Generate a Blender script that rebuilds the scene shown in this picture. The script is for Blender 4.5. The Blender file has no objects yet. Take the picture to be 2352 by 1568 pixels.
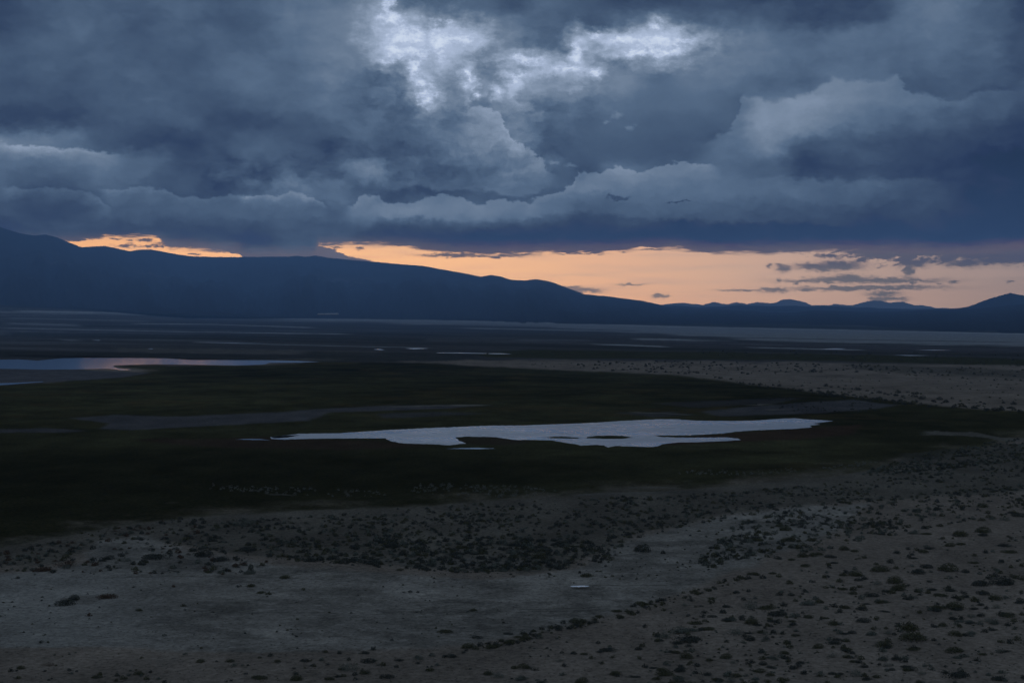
import bpy, math, random
import numpy as np
from mathutils import Vector, geometry

scene = bpy.context.scene
COL = scene.collection
random.seed(7)
RNG = np.random.default_rng(11)

# ------------------------------------------------------------------ camera
# All outlines below are given in a 2352 x 1568 survey frame (V units): one unit is 1/3267 rad.
F, CX, CY, HZ = 3267.0, 1176.0, 784.0, 702.0
CAM_H = 40.0
HAZE_D, HAZE_TOP, HAZE_FAR = 4.5e-5, 1690.0, 46500.0
AIR = (0.021, 0.047, 0.105)              # light scattered towards the eye by a long air path
PITCH = math.atan((CY - HZ) / F)          # the camera looks slightly down
CP, SP = math.cos(PITCH), math.sin(PITCH)
cam_data = bpy.data.cameras.new('camera')
cam = bpy.data.objects.new('camera', cam_data)
COL.objects.link(cam)
cam.location = (0, 0, CAM_H)
cam.rotation_euler = (math.pi / 2 - PITCH, 0, 0)
cam_data.sensor_width = 36.0
cam_data.lens = 36.0 * F / 2352.0
cam_data.clip_start = 0.5
cam_data.clip_end = 200000.0
scene.camera = cam


def ray(x, y):
    a = (np.asarray(x, float) - CX) / F
    b = (CY - np.asarray(y, float)) / F
    return a, CP + b * SP, -SP + b * CP


def project(X, Y, Z):
    """world -> survey frame"""
    dz = Z - CAM_H
    depth = Y * CP - dz * SP
    up = Y * SP + dz * CP
    return CX + F * X / depth, CY - F * up / depth


def sky_uv(x, y):
    a, b, c = ray(x, y)
    return CX + F * math.atan2(a, b), HZ - F * math.atan2(c, math.hypot(a, b))


# ------------------------------------------------------------------ exposure
scene.view_settings.view_transform = 'Standard'
scene.view_settings.look = 'None'
scene.view_settings.exposure = 0.0
scene.view_settings.gamma = 1.0
scene.render.engine = 'CYCLES'
scene.cycles.use_denoising = True
scene.cycles.max_bounces = 5
scene.cycles.diffuse_bounces = 2
scene.cycles.glossy_bounces = 2
scene.cycles.volume_bounces = 1
scene.cycles.transparent_max_bounces = 4
scene.cycles.sample_clamp_indirect = 4.0


def lin(c):
    c = c / 255.0
    return c / 12.92 if c <= 0.04045 else ((c + 0.055) / 1.055) ** 2.4


def rgb(r, g, b, k=1.0):
    return (lin(r) * k, lin(g) * k, lin(b) * k, 1.0)


# ------------------------------------------------------------------ small node-expression helper
class NT:
    def __init__(self, tree):
        self.t = tree

    def _in(self, sock, v):
        if v is None:
            return
        if isinstance(v, (int, float)):
            sock.default_value = v
        elif isinstance(v, (tuple, list)):
            sock.default_value = v
        else:
            self.t.links.new(v, sock)

    def m(self, op, a, b=None, c=None, clamp=False):
        n = self.t.nodes.new('ShaderNodeMath')
        n.operation = op
        n.use_clamp = clamp
        self._in(n.inputs[0], a)
        if b is not None:
            self._in(n.inputs[1], b)
        if c is not None:
            self._in(n.inputs[2], c)
        return n.outputs[0]

    def add(self, a, b): return self.m('ADD', a, b)
    def sub(self, a, b): return self.m('SUBTRACT', a, b)
    def mul(self, a, b): return self.m('MULTIPLY', a, b)
    def mad(self, a, b, c): return self.m('MULTIPLY_ADD', a, b, c)
    def mn(self, a, b): return self.m('MINIMUM', a, b)
    def mx(self, a, b): return self.m('MAXIMUM', a, b)

    def vm(self, op, a, b=None, c=None):
        n = self.t.nodes.new('ShaderNodeVectorMath')
        n.operation = op
        self._in(n.inputs[0], a)
        if b is not None:
            self._in(n.inputs[1], b)
        if c is not None:
            self._in(n.inputs[2], c)
        return n.outputs['Value'] if op in ('LENGTH', 'DOT_PRODUCT', 'DISTANCE') else n.outputs[0]

    def comb(self, x, y, z=0.0):
        n = self.t.nodes.new('ShaderNodeCombineXYZ')
        for s, v in zip(n.inputs, (x, y, z)):
            self._in(s, v)
        return n.outputs[0]

    def sep(self, v):
        n = self.t.nodes.new('ShaderNodeSeparateXYZ')
        self._in(n.inputs[0], v)
        return n.outputs

    def step(self, v, lo, hi, smooth=True):
        """0 at lo, 1 at hi"""
        n = self.t.nodes.new('ShaderNodeMapRange')
        n.interpolation_type = 'SMOOTHSTEP' if smooth else 'LINEAR'
        n.clamp = True
        self._in(n.inputs['Value'], v)
        self._in(n.inputs['From Min'], lo)
        self._in(n.inputs['From Max'], hi)
        n.inputs['To Min'].default_value = 0
        n.inputs['To Max'].default_value = 1
        return n.outputs['Result']

    def noise(self, vec, scale=1.0, detail=4, rough=0.55, dist=0.0, color=False, lac=2.0):
        n = self.t.nodes.new('ShaderNodeTexNoise')
        n.noise_dimensions = '3D'
        self._in(n.inputs['Vector'], vec)
        n.inputs['Scale'].default_value = scale
        n.inputs['Detail'].default_value = detail
        n.inputs['Roughness'].default_value = rough
        n.inputs['Lacunarity'].default_value = lac
        n.inputs['Distortion'].default_value = dist
        return n.outputs['Color'] if color else n.outputs['Fac']

    def ramp(self, fac, stops, interp='LINEAR'):
        n = self.t.nodes.new('ShaderNodeValToRGB')
        n.color_ramp.interpolation = interp
        e = n.color_ramp.elements
        while len(e) > 1:
            e.remove(e[-1])
        e[0].position, e[0].color = stops[0][0], stops[0][1]
        for p, c in stops[1:]:
            k = e.new(p)
            k.color = c
        self._in(n.inputs[0], fac)
        return n.outputs[0]

    def mix(self, fac, a, b, mode='MIX'):
        n = self.t.nodes.new('ShaderNodeMix')
        n.data_type = 'RGBA'
        n.blend_type = mode
        n.clamp_factor = True
        self._in(n.inputs[0], fac)
        self._in(n.inputs[6], a)
        self._in(n.inputs[7], b)
        return n.outputs[2]

    def curve(self, fac, pts):
        """pts: normalised (x, y), sorted"""
        n = self.t.nodes.new('ShaderNodeFloatCurve')
        cu = n.mapping.curves[0]
        n.mapping.use_clip = False
        n.mapping.extend = 'HORIZONTAL'
        cu.points[0].location = pts[0]
        cu.points[1].location = pts[-1]
        for p in pts[1:-1]:
            cu.points.new(*p)
        for p in cu.points:
            p.handle_type = 'VECTOR'
        n.mapping.update()
        self._in(n.inputs['Value'], fac)
        return n.outputs[0]


# ------------------------------------------------------------------ sky
world = bpy.data.worlds.new('World')
scene.world = world
world.use_nodes = True
wt = world.node_tree
wt.nodes.clear()
W = NT(wt)
tc = wt.nodes.new('ShaderNodeTexCoord').outputs['Generated']
dx, dy, dz = W.sep(W.vm('NORMALIZE', tc))
az = W.m('ARCTAN2', dx, dy)
el = W.m('ARCSINE', dz)
U = W.mad(az, F, CX)                       # azimuth and elevation in survey units
Vv = W.mad(el, -F, HZ)
raw = W.comb(U, Vv, 0.0)

n1 = W.noise(W.vm('MULTIPLY', raw, (1 / 170.0, 1 / 95.0, 1.0)), 1.0, 7, 0.58, color=True)
n1c = W.vm('SUBTRACT', n1, (0.5, 0.5, 0.5))
n2 = W.noise(W.vm('MULTIPLY', raw, (1 / 44.0, 1 / 30.0, 1.0)), 1.0, 7, 0.72, color=True)
n2c = W.vm('SUBTRACT', n2, (0.5, 0.5, 0.5))
# clouds near the horizon are seen edge-on: smaller and flatter
flat = W.step(Vv, 470.0, 620.0)
warpk = W.mad(flat, -0.72, 1.0)
w1 = W.vm('MULTIPLY', n1c, W.comb(W.mul(warpk, 85.0), W.mul(warpk, 60.0), 0.0))
w2 = W.vm('MULTIPLY', n2c, W.comb(W.mul(warpk, 62.0), W.mul(warpk, 48.0), 0.0))
P = W.vm('ADD', raw, W.vm('ADD', w1, w2))  # strongly warped, for soft masses
Pe = W.vm('ADD', raw, W.vm('ADD', W.vm('SCALE', w1, None), w2))
sc = [n for n in wt.nodes if n.type == 'VECT_MATH' and n.operation == 'SCALE'][-1]
sc.inputs['Scale'].default_value = 0.12
pu, pv, _ = W.sep(P)
eu, ev, _ = W.sep(Pe)

U0, U1 = -60.0, 2420.0
pun = W.mul(W.sub(pu, U0), 1 / (U1 - U0))
eun = W.mul(W.sub(eu, U0), 1 / (U1 - U0))
run = W.mul(W.sub(U, U0), 1 / (U1 - U0))

SKY_X = [i * 84 for i in range(29)]
SKY = {
 0:   [88,105,118,118,117,113,108,112,125,128,138,108,112,118,104,122,108,96,98,102,102,95,98,98,97,124,124,110,84],
 49:  [92,108,115,110,108,116,108,110,128,132,142,150,118,128,128,112,110,115,125,112,112,108,97,98,100,126,128,112,94],
 98:  [95,110,118,110,108,112,112,112,122,135,142,170,165,150,130,108,150,155,165,140,130,128,118,125,121,125,124,118,98],
 147: [108,112,110,114,108,108,118,120,118,132,130,140,155,140,150,150,150,140,135,128,132,128,125,125,120,118,122,118,100],
 196: [108,110,106,116,114,106,115,124,122,130,124,130,130,145,155,150,140,140,122,128,130,118,118,132,130,115,112,112,100],
 245: [106,105,102,112,112,106,104,112,118,128,112,118,130,135,145,126,118,122,120,122,116,140,140,135,122,118,115,105,104],
 294: [95,98,98,104,104,110,98,98,100,110,120,115,125,132,135,115,113,115,112,112,118,142,140,127,120,108,103,98,89],
 343: [134,134,132,106,95,90,98,114,106,98,108,102,124,126,133,104,110,110,108,106,115,134,102,108,100,96,92,90,85],
 392: [116,112,116,120,117,100,107,102,100,108,126,106,110,113,122,120,104,128,122,122,118,110,95,95,98,90,84,80,76],
 441: [114,105,110,117,112,104,96,114,125,122,112,104,112,108,118,112,126,124,120,118,118,116,114,108,110,98,92,85,80],
 490: [100,92,95,108,110,108,112,110,112,106,124,126,126,124,118,112,104,108,112,110,106,100,98,98,95,95,92,88,82],
 539: [95,98,98,95,98,96,96,95,104,105,96,96,95,90,89,89,91,91,91,88,88,88,93,88,83,88,84,81,80],
 588: [92,95,100,105,108,108,108,104,106,108,104,100,95,92,95,92,90,88,90,94,98,98,98,96,94,94,94,92,90],
}
ys = sorted(SKY)
acc = None
for r, y in enumerate(ys):
    vals = SKY[y]
    stops = []
    for xi, v in zip(SKY_X, vals):
        u, _v = sky_uv(xi, y)
        g = v / 255.0
        stops.append(((u - U0) / (U1 - U0), (g, g, g, 1)))
    rr = W.ramp(pun, stops, 'EASE')
    if r == 0:
        acc = rr
    else:
        t = W.step(pv, sky_uv(CX, ys[r - 1])[1], sky_uv(CX, y)[1])
        acc = W.mix(t, acc, rr)
lum = W.mul(W.sep(acc)[0], 255.0)

def blobs(items, src):
    """union of ellipses: min normalised distance"""
    best = None
    for (x, y, rx, ry) in items:
        u, v = sky_uv(x, y)
        d = W.vm('LENGTH', W.vm('MULTIPLY', W.vm('SUBTRACT', src, (u, v, 0)), (1.0 / rx, 1.0 / ry, 0)))
        best = d if best is None else W.mn(best, d)
    return best


# soft billow texture, weaker in the smooth blue parts
bil = W.noise(W.vm('MULTIPLY', P, (1 / 120.0, 1 / 60.0, 1.0)), 1.0, 7, 0.6)
fine = W.noise(W.vm('MULTIPLY', Pe, (1 / 46.0, 1 / 30.0, 1.0)), 1.0, 6, 0.6)
tiny = W.noise(W.vm('MULTIPLY', Pe, (1 / 15.0, 1 / 9.0, 1.0)), 1.0, 4, 0.6)
smooth_part = W.step(blobs([(1400, 275, 170, 75), (1560, 250, 120, 60), (1330, 330, 90, 50), (1480, 350, 90, 26)], P), 1.5, 0.7)
broken = W.step(blobs([(1060, 190, 230, 120), (1230, 200, 160, 90), (1130, 330, 150, 80), (880, 380, 120, 60), (620, 400, 120, 40), (1450, 110, 180, 60)], P), 1.6, 0.6)
lum = W.add(lum, W.mul(W.sub(bil, 0.5), W.add(W.mad(smooth_part, -24.0, 28.0), W.mul(broken, 44.0))))
lum = W.add(lum, W.mul(W.sub(fine, 0.5), W.add(W.mad(smooth_part, -8.0, 13.0), W.mul(broken, 38.0))))


def edge_curve(pts, src=None):
    ps = sorted(sky_uv(x, y) for x, y in pts)
    q = [((u - U0) / (U1 - U0), (v / 700.0)) for u, v in ps]
    return W.mul(W.curve(src if src is not None else eun, q), 700.0), ps[0][0], ps[-1][0]


def edge(lum, pts, below, fall_b, above, fall_a, soft=3.0, fx=40.0, src_v=None):
    """A cloud outline: brightens/darkens below and above the line, fading away from it."""
    c, a, b = edge_curve(pts)
    d = W.sub(ev if src_v is None else src_v, c)            # > 0 below the line
    s = W.step(d, -soft, soft)
    fb = W.m('EXPONENT', W.mul(W.mx(d, 0.0), -1.0 / fall_b))
    fa = W.m('EXPONENT', W.mul(W.mn(d, 0.0), 1.0 / fall_a))
    xf = W.mul(W.step(U, a, a + fx), W.step(U, b, b - fx))
    t = W.add(W.mul(W.mul(s, fb), below), W.mul(W.mul(W.sub(1.0, s), fa), above))
    return W.add(lum, W.mul(t, xf))


# cumulus flank in the middle, its lit right-hand outline
flank = [(1040, 262), (1100, 246), (1150, 262), (1176, 319), (1213, 341), (1226, 351), (1251, 379), (1276, 401), (1290, 416)]
lum = edge(lum, flank, 22, 50, -7, 40, 3.0, 60)
flank_low = [(860, 424), (900, 436), (930, 432), (965, 428), (1000, 434), (1060, 436), (1120, 440), (1176, 454), (1226, 449), (1251, 434), (1280, 420)]
lum = edge(lum, flank_low, -8, 26, 10, 20, 6.0, 60)
# low bank of cumulus tops
bank = [(783, 481), (813, 469), (825, 449), (865, 444), (878, 459), (900, 464), (933, 459), (950, 466), (978, 456),
        (1013, 444), (1050, 454), (1088, 469), (1100, 474), (1125, 459), (1176, 464), (1188, 456), (1208, 468), (1226, 460),
        (1251, 449), (1276, 444), (1296, 436), (1316, 419), (1320, 402), (1331, 391), (1348, 402), (1371, 396), (1396, 386),
        (1423, 379), (1448, 393), (1481, 394), (1513, 379), (1551, 376), (1573, 370), (1596, 378), (1626, 380), (1660, 378)]
lum = edge(lum, bank, 20, 34, -7, 30, 2.4, 40)
# big pale cloud on the right
big = [(1596, 372), (1601, 354), (1613, 331), (1651, 314), (1683, 294), (1691, 275), (1696, 237), (1708, 222), (1738, 225), (1764, 232),
       (1814, 226), (1859, 210), (1889, 197), (1914, 182), (1944, 187), (2026, 190), (2059, 176), (2079, 196), (2089, 215), (2144, 220),
       (2204, 230), (2251, 212), (2352, 205)]
lum = edge(lum, big, 9, 70, -8, 50, 6.0, 50)
# base of the big cloud, the pale shelf below it
shelf = [(1760, 404), (1820, 408), (1900, 413), (1960, 414), (2040, 410), (2100, 405), (2200, 415)]
lum = edge(lum, shelf, 9, 30, -5, 40, 7.0, 90)
# top of the dark blue layer
layer = [(813, 496), (938, 501), (1060, 508), (1176, 509), (1251, 494), (1301, 488), (1401, 491), (1451, 499), (1501, 506), (1601, 509), (1760, 512), (2000, 520)]
lum = edge(lum, layer, -7, 60, 4, 24, 7.0, 90)
# left: the deck's base and the pale gap below it
deck = [(-40, 325), (0, 327), (84, 333), (125, 338), (150, 341), (200, 342), (225, 352), (300, 357)]
lum = edge(lum, deck, 32, 26, -6, 60, 4.0, 80)
deck2 = [(215, 434), (300, 434), (370, 434), (400, 446), (425, 456), (475, 458), (550, 449), (600, 446)]
lum = edge(lum, deck2, 14, 12, -8, 20, 3.0, 30)
small = [(540, 455), (588, 449), (630, 450), (675, 438), (700, 447), (722, 452), (745, 470), (760, 474)]
lum = edge(lum, small, 20, 14, -3, 20, 2.0, 24)
lum = edge(lum, [(0, 428), (80, 434), (170, 438), (225, 450), (240, 466), (262, 490)], 12, 22, -6, 20, 3.0, 20)
# little pale puffs and a dark slot
puff = W.step(blobs([(1420, 268, 14, 9), (1448, 289, 10, 6), (1395, 283, 9, 5), (1270, 372, 10, 6), (1310, 380, 12, 6), (1235, 268, 26, 14), (1205, 243, 24, 12)], Pe), 1.3, 0.4)
lum = W.add(lum, W.mul(puff, 16.0))
slot = W.step(blobs([(1419, 455, 24, 5), (1560, 466, 26, 2.5)], Pe), 1.2, 0.7)
lum = W.add(lum, W.mul(slot, -20.0))

# openings to the bright high sky
gapd = blobs([(893, 12, 20, 26), (900, 45, 30, 24), (915, 80, 42, 26), (960, 84, 56, 28), (1010, 92, 50, 30), (1050, 88, 42, 22), (905, 112, 30, 24),
              (960, 118, 46, 24), (1012, 128, 16, 20), (953, 165, 14, 30), (968, 192, 16, 16), (980, 222, 20, 20), (892, 138, 16, 10),
              (1077, 180, 8, 26), (1072, 168, 9, 12), (1086, 204, 6, 8), (1100, 221, 7, 5), (1145, 213, 8, 10), (1180, 186, 9, 18), (1190, 172, 22, 6),
              (1210, 138, 38, 12), (1328, 125, 17, 30), (1305, 158, 46, 8), (1372, 82, 18, 10), (1365, 168, 14, 8),
              (1440, 92, 38, 14), (1505, 98, 66, 20), (1460, 122, 36, 11), (1525, 118, 42, 18), (1560, 96, 32, 8), (1505, 62, 14, 12)], Pe)
gapd = W.add(gapd, W.mul(W.sub(n_ := W.noise(W.vm('MULTIPLY', raw, (1 / 38.0, 1 / 24.0, 1.0)), 1.0, 7, 0.68), 0.5), 4.0))
halo = W.step(gapd, 3.2, 0.3)
lum = W.add(lum, W.mul(halo, 36.0))
gap = W.step(gapd, 1.4, 0.5)
lum = W.add(W.mul(lum, W.sub(1.0, gap)), W.mul(W.add(W.mul(W.sub(fine, 0.5), 60.0), W.mad(W.step(gapd, 1.1, -0.2), 38.0, 180.0)), gap))

# away from the surveyed part of the sky: a plain broken overcast
rest_n = W.noise(W.vm('MULTIPLY', W.vm('NORMALIZE', tc), (1.0, 1.0, 2.5)), 2.6, 7, 0.6)
rest = W.mad(W.sub(rest_n, 0.5), 90.0, 128.0)
far_side = W.mx(W.step(W.m('ABSOLUTE', W.sub(U, CX)), 1180.0, 1700.0), W.step(Vv, -30.0, -500.0))
lum = W.add(W.mul(lum, W.sub(1.0, far_side)), W.mul(rest, far_side))

lum = W.add(lum, W.mul(W.sub(tiny, 0.5), W.mad(broken, 12.0, 5.0)))
lum = W.mad(W.sub(lum, 108.0), 1.14, 107.0)
cmap = [(60, (26, 38, 62)), (80, (37, 53, 83)), (95, (52, 69, 95)), (110, (67, 86, 111)), (125, (83, 103, 128)), (145, (108, 125, 147)),
        (175, (142, 158, 181)), (205, (172, 187, 213)), (230, (198, 211, 231)), (250, (212, 223, 238))]
cloud = W.ramp(W.mul(lum, 1 / 255.0), [(l / 255.0, rgb(*c)) for l, c in cmap])

# overhead and behind the camera the overcast is a plainer grey
cloud = W.mix(W.mul(far_side, 0.75), cloud, W.vm('MULTIPLY', W.comb(1.0, 1.0, 1.0), W.vm('SCALE', (0.143, 0.183, 0.258))))
for n in wt.nodes:
    if n.type == 'VECT_MATH' and n.operation == 'SCALE' and abs(n.inputs[0].default_value[0] - 0.143) < 1e-6:
        wt.links.new(W.mad(W.sub(rest_n, 0.5), 2.0, 1.0), n.inputs['Scale'])

# the clear orange strip over the mountains
orange_x = [(0.0, rgb(225, 165, 115)), (0.2, rgb(250, 186, 134)), (0.42, rgb(248, 188, 138)), (0.58, rgb(224, 174, 140)), (0.75, rgb(192, 160, 142)), (0.97, rgb(148, 132, 128)), (1.0, rgb(140, 128, 126))]
orange = W.ramp(run, orange_x)
bandn = W.noise(W.vm('MULTIPLY', raw, (1 / 260.0, 1 / 16.0, 1.0)), 1.0, 5, 0.6)
orange = W.mix(W.mul(W.step(bandn, 0.42, 0.75), 0.4), orange, rgb(176, 150, 140))
low = W.step(Vv, 620.0, 700.0)
orange = W.mix(W.mul(low, 0.45), orange, W.mix(1.0, orange, (0.96, 0.86, 0.84, 1), 'MULTIPLY'))
top_pts = [(120, 560), (140, 556), (200, 551), (250, 543), (300, 542), (345, 543), (372, 549), (380, 566), (425, 569), (475, 574), (512, 579), (550, 585),
           (560, 594), (722, 594), (728, 563), (800, 562), (838, 562), (888, 563), (938, 567), (985, 576), (1038, 582), (1113, 583), (1176, 582),
           (1251, 579), (1376, 579), (1434, 576), (1476, 569), (1551, 568), (1580, 574), (1601, 579), (1676, 581), (1764, 581), (1839, 580),
           (1889, 577), (1964, 577), (2060, 580), (2150, 584), (2250, 582), (2310, 574), (2352, 569)]
sn = W.noise(W.vm('MULTIPLY', raw, (1 / 48.0, 1 / 8.0, 1.0)), 1.0, 7, 0.68)
topc, _, _ = edge_curve(top_pts, run)
dv = W.add(W.sub(Vv, topc), W.mul(W.sub(sn, 0.5), 34.0))
soft_n = W.noise(W.vm('MULTIPLY', raw, (1 / 150.0, 1 / 30.0, 1.0)), 1.0, 3, 0.5)
veil_w = W.mad(W.step(soft_n, 0.40, 0.62), 7.0, 1.2)
clear = W.step(dv, W.mul(veil_w, -0.8), veil_w)
# cloud wedge below the first slit
low_pts = [(720, 566), (728, 566), (750, 570), (775, 574), (790, 583), (800, 589), (830, 594), (865, 602), (880, 640)]
lowc, _, _ = edge_curve(low_pts, run)
wedge = W.step(W.add(W.sub(lowc, Vv), W.mul(W.sub(sn, 0.5), 26.0)), -1.0, 1.5)
wedge = W.mx(wedge, W.step(U, sky_uv(862, 600)[0], sky_uv(868, 600)[0]))
wedge = W.mx(wedge, W.step(U, sky_uv(712, 560)[0], sky_uv(708, 560)[0]))
clear = W.mul(clear, wedge)
# ragged and streaky little clouds standing in the strip
hz = W.vm('ADD', raw, W.vm('MULTIPLY', W.vm('SUBTRACT', W.noise(W.vm('MULTIPLY', raw, (1 / 22.0, 1 / 9.0, 1.0)), 1.0, 6, 0.65, color=True), (0.5, 0.5, 0.5)), (52.0, 26.0, 0)))
sd = blobs([(1872, 613, 40, 8), (1925, 610, 50, 10), (1890, 619, 16, 7), (1801, 616, 17, 8), (1793, 607, 8, 3), (1975, 644, 150, 5.5), (1940, 641, 60, 8), (2070, 645, 76, 3.4),
            (1840, 647, 34, 3.2), (1790, 642, 8, 4), (1700, 666, 46, 2.4), (1775, 666, 34, 5), (1995, 661, 150, 4.2), (1940, 664, 40, 4.4), (1850, 665, 20, 3), (2030, 675, 32, 6),
            (2045, 686, 34, 4), (2015, 688, 18, 5), (2098, 606, 30, 9), (2088, 622, 10, 13), (1765, 612, 8, 5), (2094, 652, 7, 4), (2192, 648, 12, 3), (2320, 647, 7, 2), (2160, 651, 8, 2),
            (1450, 653, 32, 2.2), (1515, 680, 16, 4), (1340, 666, 40, 4.5), (1310, 661, 24, 3), (1300, 671, 20, 3), (2290, 598, 56, 9), (2215, 604, 40, 8), (1905, 588, 24, 4),
            (1040, 586, 70, 3.4), (1130, 589, 70, 2.6), (1190, 584, 40, 2.6), (1500, 574, 40, 2), (1330, 583, 50, 1.4),
            (287, 564, 20, 3), (333, 552, 16, 3.2), (298, 551, 8, 2.4), (370, 566, 50, 2.4), (395, 560, 36, 4), (447, 583, 9, 2), (440, 562, 50, 6), (217, 569, 9, 2), (262, 549, 14, 2),
            (826, 572, 8, 3), (770, 568, 14, 1.6), (2335, 598, 30, 5)], hz)
streak = W.step(sd, 1.4, 0.5)
# torn fringe hanging from the deck on the right
fr = W.noise(W.vm('MULTIPLY', W.vm('ADD', raw, W.comb(W.mul(Vv, 0.9), 0.0, 0.0)), (1 / 30.0, 1 / 13.0, 1.0)), 1.0, 6, 0.66)
hang = W.mul(W.step(U, 1800.0, 2050.0), W.sub(1.0, W.mul(W.step(Vv, 584.0, 622.0, False), 1.0)))
fringe = W.step(W.add(fr, W.mul(hang, 0.38)), 0.58, 0.74)
fringe = W.mul(fringe, W.mul(W.step(U, 1780.0, 1860.0), W.step(Vv, 632.0, 612.0)))
streak = W.mx(streak, fringe)
thin = W.step(sd, 2.0, 0.9)
streak_col = W.ramp(run, [(0.0, rgb(92, 92, 108)), (0.3, rgb(96, 92, 106)), (0.6, rgb(116, 108, 112)), (0.8, rgb(96, 96, 104)), (1.0, rgb(78, 82, 94))])
upper = W.step(Vv, 632.0, 600.0)
streak_col = W.mix(W.mul(upper, 0.75), streak_col, rgb(66, 74, 96))
clear_col = W.mix(W.mul(thin, 0.28), orange, streak_col)
clear_col = W.mix(W.mul(streak, 0.93), clear_col, streak_col)
clear = W.mul(clear, W.step(W.m('ABSOLUTE', W.sub(U, CX)), 1900.0, 1300.0))

# warm grey underlight on the deck close to the strip
near = W.mul(W.step(dv, -38.0, 2.0), W.step(Vv, 530.0, 572.0))
cloud = W.mix(W.mul(near, 0.5), cloud, rgb(112, 100, 108))
sky_col = W.mix(clear, cloud, clear_col)
# the sky is seen through the air of the haze box: allow for what that air takes away and adds
path = W.mn(W.m('DIVIDE', HAZE_TOP - CAM_H, W.mx(W.m('SINE', el), 0.004)), HAZE_FAR)
trans = W.m('EXPONENT', W.mul(path, -HAZE_D))
sky_min = W.vm('MULTIPLY', sky_col, (0.3, 0.3, 0.3))
sky_col = W.vm('SUBTRACT', sky_col, W.vm('MULTIPLY', AIR, W.comb(W.sub(1.0, trans), W.sub(1.0, trans), W.sub(1.0, trans))))
sky_col = W.vm('MAXIMUM', sky_col, sky_min)
sky_col = W.vm('DIVIDE', sky_col, W.comb(trans, trans, trans))
# below the horizon nothing but dim earth colour
sky_col = W.mix(W.step(dz, -0.004, -0.03), sky_col, (0.012, 0.013, 0.014, 1))
bg = wt.nodes.new('ShaderNodeBackground')
wt.links.new(sky_col, bg.inputs['Color'])
bg.inputs['Strength'].default_value = 1.0
out = wt.nodes.new('ShaderNodeOutputWorld')
wt.links.new(bg.outputs[0], out.inputs['Surface'])
world.cycles.sampling_method = 'MANUAL'
world.cycles.sample_map_resolution = 1024

# weak light of the bright opening in the deck, in front of the camera and high
sun = bpy.data.lights.new('sun', 'SUN')
sun.energy = 0.03
sun.angle = math.radians(25)
sun.color = (0.85, 0.92, 1.0)
so = bpy.data.objects.new('sun', sun)
COL.objects.link(so)
so.rotation_euler = (math.radians(-62), 0, math.radians(5))

# ================================================================== shared builders
def material(name):
    m = bpy.data.materials.new(name)
    m.use_nodes = True
    t = m.node_tree
    bsdf = t.nodes['Principled BSDF']
    return m, t, bsdf, NT(t)


def mesh_obj(name, verts, faces, mat, parent=None, smooth=False):
    me = bpy.data.meshes.new(name)
    verts = np.asarray(verts, np.float32)
    faces = np.asarray(faces, np.int32)
    n, k = faces.shape
    me.vertices.add(len(verts))
    me.vertices.foreach_set('co', verts.ravel())
    me.loops.add(n * k)
    me.loops.foreach_set('vertex_index', faces.ravel())
    me.polygons.add(n)
    me.polygons.foreach_set('loop_start', np.arange(0, n * k, k, dtype=np.int32))
    me.polygons.foreach_set('loop_total', np.full(n, k, np.int32))
    if smooth:
        me.polygons.foreach_set('use_smooth', np.ones(n, bool))
    me.update(calc_edges=True)
    me.validate()
    if mat is not None:
        me.materials.append(mat)
    o = bpy.data.objects.new(name, me)
    COL.objects.link(o)
    if parent is not None:
        o.parent = parent
    return o


def tag(o, label=None, cat=None, group=None, kind=None):
    if label: o['label'] = label
    if cat: o['category'] = cat
    if group: o['group'] = group
    if kind: o['kind'] = kind
    return o


# value noise in numpy
_perm = np.random.default_rng(5).random((256, 256))


def vnoise(x, y):
    xi, yi = np.floor(x).astype(int), np.floor(y).astype(int)
    fx, fy = x - xi, y - yi
    fx, fy = fx * fx * (3 - 2 * fx), fy * fy * (3 - 2 * fy)
    a = _perm[xi & 255, yi & 255]; b = _perm[(xi + 1) & 255, yi & 255]
    c = _perm[xi & 255, (yi + 1) & 255]; d = _perm[(xi + 1) & 255, (yi + 1) & 255]
    return a + (b - a) * fx + (c - a) * fy + (a - b - c + d) * fx * fy


def fbm(x, y, oct=5, rough=0.5):
    s, amp, tot = 0.0, 1.0, 0.0
    for i in range(oct):
        s = s + amp * vnoise(x + 17.3 * i, y + 9.1 * i)
        tot += amp
        amp *= rough
        x, y = x * 2.03, y * 2.03
    return s / tot - 0.5


def interp(pts, x):
    p = sorted(pts)
    return np.interp(x, [a for a, _ in p], [b for _, b in p])


def smooth(a, b, x):
    t = np.clip((x - a) / (b - a), 0, 1)
    return t * t * (3 - 2 * t)


# ================================================================== ground
def ground_z(X, Y):
    """gentle fan on the far left, hillside under the viewpoint, flat basin elsewhere"""
    X, Y = np.asarray(X, float), np.asarray(Y, float)
    r = np.hypot(X, Y)
    hill = 38.3 * np.clip(1 - r / 138.0, 0, 1) ** 1.6
    az_ = np.arctan2(X, Y)
    left = np.interp(-az_, [0.225, 0.29, 0.345, 0.5], [0.0, 72.0, 116.0, 140.0]) * smooth(4500, 12500, r) * (az_ < 0)
    return hill + left - np.interp(r, [620, 1120, 1700, 6000], [0, 14.0, 14.0, 69.0])


def to_ground(x, y):
    """survey point -> point on the ground"""
    a, b, c = ray(x, y)
    t = CAM_H / np.maximum(-c, 1e-4)
    for _ in range(70):
        z = ground_z(a * t, b * t)
        t = (CAM_H - z) / np.maximum(-c, 1e-4)
    return a * t, b * t, ground_z(a * t, b * t)


def inside(poly, x, y):
    p = np.asarray(poly, float)
    res = np.zeros(np.shape(x), bool)
    for i in range(len(p)):
        x1, y1 = p[i]
        x2, y2 = p[(i + 1) % len(p)]
        if y1 == y2:
            continue
        hit = ((y1 > y) != (y2 > y)) & (x < (x2 - x1) * (y - y1) / (y2 - y1) + x1)
        res ^= hit
    return res


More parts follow.
